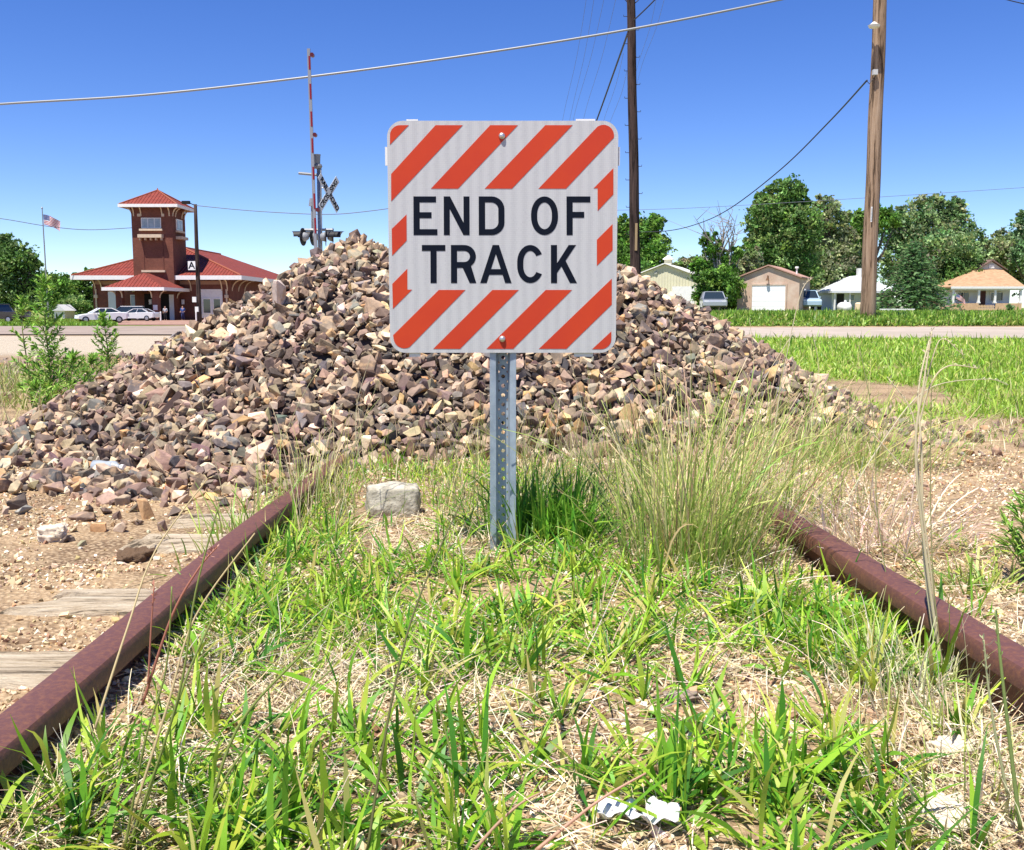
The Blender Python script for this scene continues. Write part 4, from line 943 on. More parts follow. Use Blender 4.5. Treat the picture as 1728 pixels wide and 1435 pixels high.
tree('shade_tree', 'fresh bright green tree seen either side of the tan pole', [(1445,385,22,26),(1475,370,24,20),(1440,430,20,40),(1500,370,16,16),(1455,470,24,30)], (1450, 525), 112, 5500, .32, BR, group=GT)
tree('shade_tree', 'broad grey-green tree behind the white house', [(1550,370,40,30),(1590,365,34,30),(1520,395,34,34),(1620,385,26,32),(1570,420,60,40),(1640,410,18,26),(1600,455,50,36),(1530,450,40,40),(1575,345,16,12),(1610,350,14,14)], (1575, 525), 120, 14000, .34, BL+OL[:2], group=GT, trunk_r=.5)
tree('shade_tree', 'dark tree between the conifer and the tan-roofed house', [(1600,480,30,30),(1630,450,24,24),(1575,500,30,18)], (1600, 525), 116, 4500, .32, DK, group=GT)
tree('shade_tree', 'olive tree behind the tan-roofed house', [(1680,430,34,26),(1650,450,22,24),(1700,420,24,26),(1720,455,22,36)], (1685, 525), 135, 6000, .36, OL, group=GT)
tree('shade_tree', 'tall bluish tree cut by the right edge of the photo', [(1735,395,22,32),(1750,430,40,40),(1730,430,20,24)], (1745, 525), 128, 5000, .34, BL, group=GT)
tree('shade_tree', 'low leafy tree between the barn and the pink garage', [(1215,500,22,24),(1240,515,16,12),(1200,485,14,14)], (1220, 528), 88, 3000, .25, BR, group=GT)
# conifer with drooping tiers
def conifer():
    Y = 93; b = W(1540, 526, Y); b.z = tz(b.x, b.y); t = thing('cedar_tree', tuple(b), 'dark green layered conifer between the white house and picket fence', 'tree', GT)
    tb = MB(); top = W(1545, 408, Y); tb.tube([b, top], [.3, .04], 8); P, C = [], []
    nb = 190
    for i in range(nb):
        u = (i+.5)/nb; q = top.lerp(b, u*.97); a = i*2.39996; ln = (.25+3.7*u**.75)*random.uniform(.75, 1.1)
        e = q+Vector((math.cos(a)*ln, math.sin(a)*ln, -.10*ln+.1))
        tb.tube([q, e], [.04, .01], 4, cap=False)
        m_ = int(26*(.4+u)); k = rng.random(m_)**.6; pts = np.array(q)[None]*(1-k[:, None])+np.array(e)[None]*k[:, None]
        pts += rng.normal(0, 1, (m_, 3))*np.array([.22, .22, .09])*(.5+u); pts[:, 2] -= .18*k**2
        P.append(pts); C.append(palette(m_, [(.08, .18, .06), (.12, .24, .08), (.16, .27, .10)], [2, 2, 2], .12))
    P = np.concatenate(P); C = np.concatenate(C); n = len(P); u = rng.normal(size=(n, 3))*np.array([1, 1, .35]); u /= np.linalg.norm(u, axis=1)[:, None]; v = np.cross(u, rng.normal(size=(n, 3))); v /= np.linalg.norm(v, axis=1)[:, None]
    Q = np.stack([P-u*.22, P+v*.09, P+u*.22, P-v*.09], 1).reshape(-1, 3)
    npmesh('crown', Q, np.arange(4*n).reshape(n, 4), M_LEAF, np.repeat(C, 4, 0), parent=t); tb.build('trunk', M_BARK, t)
conifer()
# far tree masses that read as one
tree('shade_tree', 'bush behind the parked grey car', [(1200,508,20,14)], (1200, 526), 95, 1200, .25, BR, group=GT)

# ================================================================= BUILDINGS
def brick(name, c1, c2, mort, sc=1.0):
    m = mat(name, c1, .9, spec=.1); n = m.node_tree.nodes; L = m.node_tree.links; b = n['Principled BSDF']; tc = [x for x in n if x.type == 'TEX_COORD'][0]
    sx = n.new('ShaderNodeSeparateXYZ'); L.new(tc.outputs['Object'], sx.inputs[0]); ad = n.new('ShaderNodeMath'); L.new(sx.outputs[0], ad.inputs[0]); L.new(sx.outputs[1], ad.inputs[1])
    cb = n.new('ShaderNodeCombineXYZ'); L.new(ad.outputs[0], cb.inputs[0]); L.new(sx.outputs[2], cb.inputs[1])
    br = n.new('ShaderNodeTexBrick'); br.inputs['Color1'].default_value = (*c1, 1); br.inputs['Color2'].default_value = (*c2, 1); br.inputs['Mortar'].default_value = (*mort, 1)
    br.inputs['Scale'].default_value = sc; br.inputs['Brick Width'].default_value = .22; br.inputs['Row Height'].default_value = .08; br.inputs['Mortar Size'].default_value = .008
    L.new(cb.outputs[0], br.inputs[0])
    nn = n.new('ShaderNodeTexNoise'); nn.inputs['Scale'].default_value = .7; nn.inputs['Detail'].default_value = 6; L.new(tc.outputs['Object'], nn.inputs[0])
    mr = n.new('ShaderNodeMapRange'); mr.inputs[1].default_value = .3; mr.inputs[2].default_value = .7; mr.inputs[3].default_value = .82; mr.inputs[4].default_value = 1.15; L.new(nn.outputs['Fac'], mr.inputs[0])
    vm = n.new('ShaderNodeVectorMath'); vm.operation = 'SCALE'; L.new(br.outputs[0], vm.inputs[0]); L.new(mr.outputs[0], vm.inputs['Scale']); L.new(vm.outputs[0], b.inputs['Base Color']); return m
M_BRICK = brick('dark_red_brick', (.18, .062, .042), (.13, .045, .034), (.2, .11, .08))
def tile_mat(name, c1, c2):
    m = mat(name, c1, .7, spec=.2); n = m.node_tree.nodes; L = m.node_tree.links; b = n['Principled BSDF']; tc = [x for x in n if x.type == 'TEX_COORD'][0]
    geo = n.new('ShaderNodeNewGeometry')
    # barrel tiles run down the slope: stripes across the horizontal tangent
    cr = n.new('ShaderNodeVectorMath'); cr.operation = 'CROSS_PRODUCT'; L.new(geo.outputs['Normal'], cr.inputs[0]); cr.inputs[1].default_value = (0, 0, 1)
    nm = n.new('ShaderNodeVectorMath'); nm.operation = 'NORMALIZE'; L.new(cr.outputs[0], nm.inputs[0])
    dt = n.new('ShaderNodeVectorMath'); dt.operation = 'DOT_PRODUCT'; L.new(nm.outputs[0], dt.inputs[0]); L.new(geo.outputs['Position'], dt.inputs[1])
    m1 = n.new('ShaderNodeMath'); m1.operation = 'MULTIPLY'; L.new(dt.outputs['Value'], m1.inputs[0]); m1.inputs[1].default_value = 2*math.pi/.42
    sn = n.new('ShaderNodeMath'); sn.operation = 'SINE'; L.new(m1.outputs[0], sn.inputs[0])
    bp = n.new('ShaderNodeBump'); bp.inputs['Distance'].default_value = .12; bp.inputs['Strength'].default_value = .8; L.new(sn.outputs[0], bp.inputs['Height']); L.new(bp.outputs[0], b.inputs['Normal'])
    nn = n.new('ShaderNodeTexNoise'); nn.inputs['Scale'].default_value = 1.6; nn.inputs['Detail'].default_value = 8; L.new(tc.outputs['Object'], nn.inputs[0])
    mx = n.new('ShaderNodeMix'); mx.data_type = 'RGBA'; mx.inputs[6].default_value = (*c1, 1); mx.inputs[7].default_value = (*c2, 1)
    mr = n.new('ShaderNodeMapRange'); mr.inputs[1].default_value = .4; mr.inputs[2].default_value = .65; L.new(nn.outputs['Fac'], mr.inputs[0]); L.new(mr.outputs[0], mx.inputs[0]); L.new(mx.outputs[2], b.inputs['Base Color']); return m
M_TILE = tile_mat('red_clay_tile', (.27, .055, .038), (.20, .045, .032))
M_WHITE = mat('white_paint', (.78, .77, .74), .6, noise=(3, (.68, .66, .62), .5, .75))
M_CREAM = mat('cream_stone_trim', (.62, .50, .36), .8, noise=(3, (.5, .4, .3), .4, .7))
M_GLASS = mat('dark_window_glass', (.03, .04, .05), .06, spec=.8)
M_PALEGLASS = mat('pale_painted_glass', (.34, .40, .44), .3, spec=.5, noise=(1.2, (.22, .28, .33), .4, .6))
M_DARK = mat('near_black', (.015, .013, .012), .9)  # near-black: painted darkness of the porch opening, also the transformer casing
def win(par, x0, x1, z0, z1, y, glass=M_GLASS, fr=M_WHITE, nv=1, nh=1, t=.08, name='window', d=.10, fd=.06):
    """framed window in a wall whose face is at y (facing -y): the frame stands proud, the pane sits behind it"""
    mb = MB(); a, b = y-fd, y-.003
    mb.box(x0, x1, a, b, z0, z0+t); mb.box(x0, x1, a, b, z1-t, z1); mb.box(x0, x0+t, a, b, z0+t, z1-t); mb.box(x1-t, x1, a, b, z0+t, z1-t)
    for i in range(1, nv): x = x0+(x1-x0)*i/nv; mb.box(x-t*.35, x+t*.35, a+.01, b, z0+t, z1-t)
    f = mb.build(name, fr, par)
    g_ = MB(); g_.box(x0+t*.6, x1-t*.6, y-.03, y-.006, z0+t*.6, z1-t*.6); g_.build('pane', glass, f)
    return f
def corbel(mb, x, y, z, dx, dy, w=.16, L_=.9, H=.9):
    """curved bracket under an eave; (dx,dy) outward unit"""
    pts = []
    for i in range(7):
        a = R(90*i/6); pts.append((x+dx*L_*(1-math.cos(a)), y+dy*L_*(1-math.cos(a)), z-H+H*math.sin(a)))
    mb.tube(pts, [w*.55]*6+[w*.7], 5)
YB = 127.0; zg = -.62
st_ = thing('station_building', (-44.6, 127, tz(-44.6, 127)), 'brick railway station with square tower and red tile roofs', 'station')
mb = MB(); mb.box(-53.3, -36.0, YB, 162, zg-.4, 4.9); wall = mb.build('wall', M_BRICK, st_)
mb = MB(); mb.box(-47.3, -42.3, 125, 130, zg-.4, 13.35); tower = mb.build('tower', M_BRICK, st_)
mb = MB(); mb.hip(-55.2, -34.1, 125.3, 164, 4.95, 9.05, .1); rf = mb.build('roof', M_TILE, st_)
def fascia(x0, x1, y0, y1, zt, zb2, par, m=M_WHITE, t=.12):
    mb = MB(); mb.box(x0-t, x1+t, y0-t, y0-.004, zb2, zt); mb.box(x0-t, x0-.004, y0, y1, zb2, zt); mb.box(x1+.004, x1+t, y0, y1, zb2, zt); mb.box(x0-t, x1+t, y1+.004, y1+t, zb2, zt); return mb.build('fascia', m, par)
fascia(-55.2, -34.1, 125.3, 164, 4.97, 4.45, rf)
mb = MB()
for a, b in (((-55.2, 125.3, 5.0), (-44.65, 135.85, 9.1)), ((-34.1, 125.3, 5.0), (-44.65, 135.85, 9.1)), ((-44.65, 135.85, 9.1), (-44.65, 153.4, 9.1))): mb.tube([a, b], .12, 6)
mb.build('ridge_tile', mat('ridge_clay', (.30, .09, .05), .7), rf)
mb = MB(); mb.hip(-48.35, -41.3, 123.95, 131.0, 13.55, 15.6, .12); tr = mb.build('roof', M_TILE, tower)
fascia(-48.35, -41.3, 123.95, 131.0, 13.57, 13.2, tr)
mb = MB(); mb.tube([(-44.8, 127.5, 15.55), (-44.8, 127.5, 15.9)], [.16, .04], 8); mb.build('finial', MAT['ridge_clay'], tr)
mb = MB()
for a, b in (((-48.35, 123.95, 13.6), (-44.8, 127.5, 15.65)), ((-41.3, 123.95, 13.6), (-44.8, 127.5, 15.65)), ((-48.35, 131, 13.6), (-44.8, 127.5, 15.65)), ((-41.3, 131, 13.6), (-44.8, 127.5, 15.65))): mb.tube([a, b], .09, 6)
mb.build('ridge_tile', MAT['ridge_clay'], tr)
for x in (-47.0, -46.1, -43.5, -42.6):
    mb = MB(); corbel(mb, x, 125, 13.3, 0, -1, L_=.8, H=1.1); mb.build('bracket', M_CREAM, tower)
for y in (125.3, 126.3, 128.7, 129.7):
    mb = MB(); corbel(mb, -42.3, y, 13.3, 1, 0, L_=.8, H=1.1); mb.build('bracket', M_CREAM, tower)
for s_ in (-1,):
    mb = MB(); corbel(mb, -47.3, 125.3, 13.3, -1, 0, L_=.8, H=1.1); mb.build('bracket', M_CREAM, tower)
win(tower, -46.1, -43.65, 10.72, 12.0, 125, M_PALEGLASS, M_WHITE, 3)
mb = MB(); mb.box(-46.3, -43.45, 124.65, 124.997, 10.42, 10.66); mb.build('sill', M_CREAM, tower)
mb = MB(); mb.box(-46.35, -43.4, 124.2, 124.997, 9.55, 9.95); bal = mb.build('ledge', M_CREAM, tower)
for i in range(5):
    x = -46.2+i*.66; mb = MB(); mb.box(x-.07, x+.07, 124.45, 124.99, 9.25, 9.547); mb.build('ledge_bracket', M_CREAM, bal)
for x in (-46.35, -43.4):
    mb = MB(); mb.box(x-.18, x+.18, 124.93, 124.997, 12.15, 12.5); mb.build('stone_square', M_CREAM, tower)
mb = MB() # recessed-panel border ribs
for x in (-45.95, -43.55): mb.box(x-.05, x+.05, 124.94, 124.997, 5.7, 9.2)
mb.build('panel_rib', mat('brick_rib', (.15, .055, .04), .9), tower)
mb = MB(); mb.box(-46.2, -43.3, 124.6, 124.997, 5.35, 5.6); mb.build('sill', M_CREAM, tower)
# tower side window (faces +x)
mb = MB(); mb.box(-42.297, -42.2, 126.4, 128.7, 10.6, 12.0); f = mb.build('window', M_WHITE, tower)
mb = MB(); mb.box(-42.197, -42.16, 126.6, 127.45, 10.75, 11.85); mb.box(-42.197, -42.16, 127.65, 128.5, 10.75, 11.85); mb.build('pane', M_PALEGLASS, f)
mb = MB(); mb.box(-42.297, -41.95, 126.2, 128.9, 10.35, 10.58); mb.build('sill', M_CREAM, tower)
mb = MB(); mb.box(-42.297, -41.6, 126.2, 128.9, 9.5, 9.85); mb.build('ledge', M_CREAM, tower)
# canopy
mb = MB(); mb.hip(-48.3, -41.2, 117.8, 126.9, 3.35, 5.15, .1); cr_ = mb.build('canopy_roof', M_TILE, st_)
fascia(-48.3, -41.2, 117.8, 126.88, 3.37, 2.98, cr_)
for x in (-46.9, -42.6):
    mb = MB(); mb.box(x-.38, x+.38, 118.9, 119.66, zg-.3, 2.98); q = mb.build('pier', M_BRICK, st_)
for x, y, dx, dy in ((-46.5, 118.9, 0, -1), (-43.0, 118.9, 0, -1), (-42.2, 119.3, 1, 0), (-42.2, 125.5, 1, 0), (-47.3, 119.3, -1, 0)):
    mb = MB(); corbel(mb, x, y, 3.0, dx, dy, L_=.8, H=.85); mb.build('bracket', M_CREAM, cr_)
# brackets of the main eave and corner posts
for x in (-53.0, -52.2, -40.9, -40.0, -37.0, -36.3):
    mb = MB(); corbel(mb, x, YB, 4.5, 0, -1, L_=1.3, H=1.4); mb.build('bracket', M_CREAM, wall)
for y in (128, 131, 134): 
    mb = MB(); corbel(mb, -36.0, y, 4.5, 1, 0, L_=1.3, H=1.4); mb.build('bracket', M_CREAM, wall)
for x in (-52.9, -36.4):
    mb = MB(); mb.tube([(x, YB-.12, 3.3), (x, YB-.12, 0.6)], .11, 8); mb.box(x-.22, x+.22, YB-.3, YB-.01, 2.2, 2.6); mb.build('corner_shaft', M_CREAM, wall)
mb = MB(); mb.box(-53.0, -36.3, YB-.05, YB-.004, 3.9, 4.35); mb.build('frieze', mat('brown_frieze', (.36, .22, .15), .8), wall)
win(wall, -51.4, -49.6, -.1, 3.0, YB, mat('white_panel', (.62, .66, .66), .5), M_WHITE, 1)
win(wall, -48.6, -47.5, -.1, 2.6, YB, M_PALEGLASS, M_WHITE, 1)
win(wall, -39.7, -36.95, -.3, 3.3, YB, M_WHITE, M_WHITE, 2, t=.12)
win(wall, -39.5, -38.35, .2, 2.2, YB-.07, M_GLASS, M_WHITE, 1, t=.14); win(wall, -38.2, -37.1, .2, 2.2, YB-.07, M_GLASS, M_WHITE, 1, t=.14)
mb = MB(); mb.box(-46.1, -43.0, 124.95, 124.996, zg, 2.7); mb.build('porch_shade_panel', M_DARK, tower)  # flat near-black panel; darkness of the opening painted onto the tower face
mb = MB(); mb.box(-43.0, -42.45, 124.90, 124.997, zg, 2.6); mb.build('door', M_WHITE, tower)
for x in (-45.0, -44.2+.0):
    pass
for x, y in ((-45.3, 124.85), (-41.9, 126.85)):
    mb = MB(); mb.box(x-.16, x+.16, y-.18, y, 1.4, 2.0); mb.build('wall_lamp', M_WHITE, st_)
mb = MB(); mb.box(-43.0+.15, -42.35, 118.82, 118.897, .7, 1.3); mb.build('notice', M_WHITE, st_)

st_.location.x += .32
# --- vehicles
M_TYRE = mat('tyre_rubber', (.02, .02, .02), .85); M_RIM = mat('wheel_alloy', (.45, .45, .46), .35, metal=.8); M_CGLASS = mat('car_glass', (.02, .03, .035), .05, spec=.9)
M_LAMPR = mat('red_lens', (.45, .02, .02), .25); M_LAMPW = mat('clear_lens', (.7, .7, .68), .15, spec=.8)
def car(name, label, cat, x, y, rz, L_, w_, h_, paint, style='sedan', group=None, roofm=None):
    t = thing(name, (x, y, tz(x, y)+.06), label, cat, group, rz=rz); ORG[t] = None
    t.rotation_euler[2] = rz
    if style == 'sedan':
        body = [(-.5,.30),(-.5,.62),(-.485,.70),(-.33,.72),(.20,.66),(.42,.56),(.49,.48),(.5,.30),(.40,.22),(-.42,.22)]; gb = [(-.36,.70),(.22,.65)]; gt = [(-.20,1.0),(.04,1.0)]
    elif style == 'suv':
        body = [(-.5,.28),(-.5,.60),(-.49,.66),(.22,.62),(.46,.55),(.5,.46),(.5,.28),(.4,.2),(-.42,.2)]; gb = [(-.49,.64),(.24,.61)]; gt = [(-.44,1.0),(.08,1.0)]
    else:
        body = [(-.5,.32),(-.5,.62),(.18,.62),(.24,.60),(.47,.56),(.5,.46),(.5,.3),(.4,.24),(-.42,.24)]; gb = [(-.10,.61),(.24,.60)]; gt = [(-.06,1.0),(.13,1.0)]
    def loft(secs):
        mb = MB(); n = len(secs[0])
        for sct in secs: mb.v += sct
        for i in range(len(secs)-1):
            for k in range(n): a = i*n+k; b = i*n+(k+1) % n; mb.f.append((a, b, b+n, a+n))
        mb.f.append(tuple(range(n))); mb.f.append(tuple((len(secs)-1)*n+k for k in range(n))); return mb
    secs = []
    for f_, s_ in ((-1, .93), (-.92, .985), (-.6, 1), (0, 1.005), (.6, 1), (.92, .985), (1, .93)):
        secs.append([(px*L_*s_, f_*w_/2, (pz if pz < .4 else .4+(pz-.4)*(1 if abs(f_) < .95 else .9))*h_) for px, pz in body])
    bo = loft(secs).build('body', paint, t, smooth=False)
    def gh(inset, zs, m, nm, grow=0, par=bo):
        mb = MB(); w0, w1 = w_/2*.93-inset, w_/2*.74-inset
        b0, b1 = gb; t0, t1 = gt; z0, z1 = b0[1]*h_, zs
        v = [((b0[0]-grow)*L_, -w0, z0), ((b1[0]+grow)*L_, -w0, b1[1]*h_), ((b1[0]+grow)*L_, w0, b1[1]*h_), ((b0[0]-grow)*L_, w0, z0),
             ((t0[0]-grow)*L_, -w1, z1), ((t1[0]+grow)*L_, -w1, z1), ((t1[0]+grow)*L_, w1, z1), ((t0[0]-grow)*L_, w1, z1)]
        mb.add(v, [(0,3,2,1),(4,5,6,7),(0,1,5,4),(1,2,6,5),(2,3,7,6),(3,0,4,7)]); return mb.build(nm, m, par)
    gh(0, h_*.965, M_CGLASS, 'window_glass')
    mb = MB(); mb.box(gt[0][0]*L_-.04, gt[1][0]*L_+.04, -w_/2*.76, w_/2*.76, h_*.955, h_); roof = mb.build('roof', roofm or paint, bo, bevel=.03)
    mb = MB()
    for s_ in (-1, 1):
        w0, w1 = w_/2*.935, w_/2*.755
        for (a, b) in ((gb[0], gt[0]), (gb[1], gt[1])): mb.tube([(a[0]*L_, s_*w0, a[1]*h_), (b[0]*L_, s_*w1, .97*h_)], .045, 5)
        xm = (gb[0][0]+gb[1][0])/2+.02; mb.tube([(xm*L_, s_*w0, .66*h_), ((gt[0][0]+gt[1][0])/2*L_, s_*w1, .97*h_)], .04, 5)
    mb.build('pillar', paint, bo)
    r_ = .225*h_ if style == 'sedan' else .2*h_
    for xx in (-.32, .33):
        for s_ in (-1, 1):
            mb = MB(); yy = s_*w_/2
            mb.tube([(xx*L_, yy-s_*.2, r_), (xx*L_, yy+s_*.012, r_)], r_, 20); wh = mb.build('wheel', M_TYRE, t, smooth=False)
            mb = MB(); mb.tube([(xx*L_, yy+s_*.013, r_), (xx*L_, yy+s_*.022, r_)], [r_*.62, r_*.5], 12); mb.build('rim', M_RIM, wh)
    for s_ in (-1, 1):
        mb = MB(); mb.box(.455*L_, .485*L_, s_*w_*.36-.16, s_*w_*.36+.16, .46*h_, .53*h_); mb.build('headlight', M_LAMPW, t)
        mb = MB(); mb.box(-.492*L_, -.465*L_, s_*w_*.37-.15, s_*w_*.37+.15, .55*h_, .66*h_); mb.build('taillight', M_LAMPR, t)
        mb = MB(); mb.box(.14*L_, .18*L_, s_*w_*.5-.03+s_*.06, s_*w_*.5+.03+s_*.1, .62*h_, .70*h_); mb.build('mirror', paint, t)
    mb = MB(); mb.box(-.501*L_, -.49*L_, -.26, .26, .42*h_, .52*h_); mb.build('licence_plate', M_WHITE, t)
    return t
M_PWHITE = mat('white_car_paint', (.80, .80, .80), .25, coat=.6); M_PSILV = mat('silver_white_paint', (.68, .68, .69), .25, coat=.6, metal=.2); M_PTEAL = mat('dark_teal_paint', (.03, .07, .09), .2, coat=.7)
M_PBLK = mat('black_paint', (.02, .02, .025), .2, coat=.7); M_PGREY = mat('grey_paint', (.35, .37, .4), .3, coat=.6, metal=.3); M_PBLUE = mat('pale_blue_paint', (.35, .48, .58), .4, coat=.3)
p = W(171, 545, 96); car('parked_car', 'white sedan parked nearest the road with its rear turned to the right', 'car', p.x, 96, R(180+32), 4.6, 1.8, 1.42, M_PWHITE, group='cars parked by the station')
p = W(233, 542, 112); car('parked_car', 'silver-white coupe parked side-on below the station canopy', 'car', p.x, 112, R(180-6), 4.5, 1.75, 1.36, M_PSILV, group='cars parked by the station')
p = W(214, 541, 117); car('parked_car', 'dark teal estate car with white roof behind the two white cars', 'car', p.x, 116.6, R(180+12), 4.6, 1.8, 1.65, M_PTEAL, 'suv', group='cars parked by the station', roofm=M_PWHITE)
p = W(2, 548, 92); car('pickup_truck', 'dark pickup truck cut by the left edge of the photo', 'truck', p.x, 92, R(165), 5.2, 1.95, 1.8, M_PBLK, 'pickup')
p = W(28, 532, 130); car('parked_car', 'distant dark car parked on the grass below the big left tree', 'car', p.x, 124, R(175), 4.6, 1.8, 1.5, M_PGREY, 'suv')
p = W(1203, 526, 80); car('parked_car', 'grey car facing the road beside the cream barn', 'car', p.x, 80, R(-97), 4.6, 1.85, 1.55, M_PGREY, 'suv')
p = W(1376, 527, 82); car('parked_van', 'pale blue van parked beside the pink garage', 'van', p.x+.5, 86, R(-96), 4.6, 1.6, 1.75, M_PBLUE, 'suv', roofm=M_PBLUE)

# --- far-left white outbuilding seen between the trees
sh = thing('white_shed', (*W(100, 540, 128).xy, tz(-58, 128)), 'small white shed between the trees left of the station', 'shed')
a = W(92, 538, 128); b = W(108, 508, 128)
mb = MB(); mb.box(a.x, b.x, 128, 131, -.6, .6); mb.build('wall', M_WHITE, sh)
mb = MB(); mb.prism([(a.x-.2, .6), (b.x+.2, .6), ((a.x+b.x)/2, 1.4)], 127.7, 131.2); mb.build('roof', mat('pale_roof', (.6, .6, .6), .7), sh)

# --- right side buildings
def yawed(name, px, Y, rz, label, cat):
    p = W(px, 525, Y); t = thing(name, (p.x, Y, tz(p.x, Y)), label, cat, rz=rz); ORG[t] = None; return t
M_STUCCO = mat('pink_stucco', (.52, .37, .28), .95, noise=(1.1, (.62, .50, .40), .42, .68), bump=(10, .3, .03), spec=.1)
M_ROOFP = mat('brown_roof_edge', (.42, .25, .19), .8)
t = yawed('garage_building', 1347.6, 82, R(-25), 'small pink stucco garage with white roll door and gabled roof', 'garage')
gw, gd, gh_ = 5.05, 5.6, 2.75
mb = MB(); mb.prism([(-gw, -.3), (0, -.3), (0, gh_), (-gw/2, gh_+.95), (-gw, gh_)], 0, gd); wl = mb.build('wall', M_STUCCO, t)
mb = MB()
for s_ in (0, 1):
    if s_ == 0: pr = [(-gw-.18, gh_-.02), (-gw/2, gh_+1.0), (-gw/2, gh_+1.1), (-gw-.18, gh_+.09)]
    else: pr = [(.18, gh_-.02), (-gw/2+.003, gh_+1.0), (-gw/2+.003, gh_+1.1), (.18, gh_+.09)]
    mb.prism(pr, -.2, gd+.2)
rf = mb.build('roof', M_ROOFP, t)
dx0 = -gw+1.25; mb = MB(); mb.box(dx0, dx0+2.7, -.06, -.004, 0, 2.15); d_ = mb.build('garage_door', mat('bright_white_door', (.86, .86, .86), .5), t)
mb = MB(); mb.box(dx0-.12, dx0-.004, -.1, -.002, 0, 2.3); mb.box(dx0+2.704, dx0+2.82, -.1, -.002, 0, 2.3); mb.box(dx0, dx0+2.7, -.1, -.002, 2.154, 2.3); mb.build('door_frame', M_STUCCO, t)
mb = MB()
for k in range(1, 5): mb.box(dx0+.02, dx0+2.68, -.066, -.061, k*.43-.01, k*.43+.01)
mb.build('door_rib', mat('door_groove', (.6, .6, .6), .6), d_)
mb = MB(); mb.tube([(-gw/2, -.02, 2.9), (-gw/2, -.28, 2.95), (-gw/2, -.3, 2.75)], [.04, .04, .04], 6); mb.tube([(-gw/2, -.3, 2.78), (-gw/2, -.3, 2.55)], [.07, .15], 10); mb.build('wall_lamp', mat('rust_brown', (.16, .08, .04), .7), t)
mb = MB(); mb.tube([(-.6, 2.2, gh_+.1), (-.6, 2.2, gh_+.85)], .07, 8); mb.tube([(-.6, 2.2, gh_+.85), (-.6, 2.2, gh_+1.0)], [.16, .14], 8); mb.build('vent_pipe', M_WHITE, rf)
mb = MB(); mb.box(.003, .05, 2.2, 3.1, 1.2, 1.9); mb.build('window', M_GLASS, t)
# cream barn
M_BARN = mat('cream_metal_siding', (.70, .66, .46), .6, noise=(.8, (.62, .58, .42), .4, .7))
t = yawed('metal_barn', 1189, 98, R(-18), 'cream metal barn with cupola half behind the stone heap', 'barn')
bw, bd = 7.9, 12; mb = MB(); mb.prism([(-bw, -.3), (0, -.3), (0, 3.1), (-bw/2, 4.55), (-bw, 3.1)], 0, bd); bwall = mb.build('wall', M_BARN, t)
mb = MB()
for k in range(27): x = -bw+.15+k*.29; zt_ = 3.1+1.45*(1-abs(x+bw/2)/(bw/2))-.05; mb.box(x-.025, x+.025, -.03, -.003, 2.5 if -3.4 < x < -1 else 0, zt_)
mb.build('siding_rib', M_BARN, bwall)
mb = MB(); mb.prism([(-bw-.3, 3.0), (-bw/2, 4.6), (-bw/2, 4.7), (-bw-.3, 3.12)], -.3, bd); mb.prism([(.3, 3.0), (-bw/2+.003, 4.6), (-bw/2+.003, 4.7), (.3, 3.12)], -.3, bd); brf = mb.build('roof', mat('white_metal_roof', (.78, .76, .68), .5), t)
mb = MB(); mb.box(-3.2, -1.0, -.07, -.035, 0, 2.4); mb.build('barn_door', M_WHITE, t)
mb = MB(); mb.box(-bw/2-.35, -bw/2+.35, 1.6, 2.3, 4.45, 5.15); cu_ = mb.build('cupola', M_BARN, brf)
mb = MB(); mb.hip(-bw/2-.5, -bw/2+.5, 1.45, 2.45, 5.16, 5.6, .05); mb.build('cupola_roof', MAT['white_metal_roof'], cu_)
mb = MB(); mb.tube([(-bw/2-.9, -.03, 3.75), (-bw/2-.9, -.12, 3.75)], .16, 10); mb.build('wall_lamp', mat('lamp_grey', (.35, .35, .3), .6), t)
# tan-roofed house
Y = 110; zb_ = tz(55, Y)
def Z(py, Y_=Y): return W(864, py, Y_).z
def X(px, Y_=Y): return W(px, 500, Y_).x
M_TANROOF = mat('tan_shingles', (.45, .28, .16), .9, noise=(2.5, (.34, .20, .11), .42, .65), bump=(6, .4, .03))
t = thing('porch_house', (X(1665), Y, zb_), 'small white house with tan roof and full-width front porch', 'house')
x0, x1 = X(1606), X(1724)
mb = MB(); mb.box(x0+.3, x1-.3, Y+2, Y+10, zb_-.3, Z(486)); hw_ = mb.build('wall', mat('white_siding', (.74, .76, .78), .7, noise=(1, (.68, .70, .73), .4, .6)), t)
zr = Z(448); ze = Z(484)
mb = MB(); xa, xb = X(1648, Y+5), X(1684, Y+5)
mb.add([(x0-.25, Y-.3, ze), (x1+.25, Y-.3, ze), (x1+.25, Y+10.5, ze), (x0-.25, Y+10.5, ze), (xa, Y+5, zr), (xb, Y+5, zr), (x0-.25, Y-.3, ze-.12), (x1+.25, Y-.3, ze-.12), (x1+.25, Y+10.5, ze-.12), (x0-.25, Y+10.5, ze-.12)],
       [(0, 1, 5, 4), (1, 2, 5), (2, 3, 4, 5), (3, 0, 4), (0, 6, 7, 1), (1, 7, 8, 2), (2, 8, 9, 3), (3, 9, 6, 0), (6, 9, 8, 7)]); rf = mb.build('roof', M_TANROOF, t)
xm = (xa+xb)/2; mb = MB(); mb.prism([(xa-.1, zr-.25), (xb+.1, zr-.25), (xm, zr+.62)], Y+4.4, Y+7); gb_ = mb.build('gable', mat('gable_siding', (.55, .52, .48), .8), rf)
mb = MB(); mb.prism([(xa-.45, zr-.35), (xm, zr+.68), (xm, zr+.85), (xa-.6, zr-.35)], Y+4.1, Y+7.2); mb.prism([(xb+.45, zr-.35), (xm+.003, zr+.68), (xm+.003, zr+.85), (xb+.6, zr-.35)], Y+4.1, Y+7.2); mb.build('gable_roof', mat('brown_shingle', (.17, .11, .09), .9), gb_)
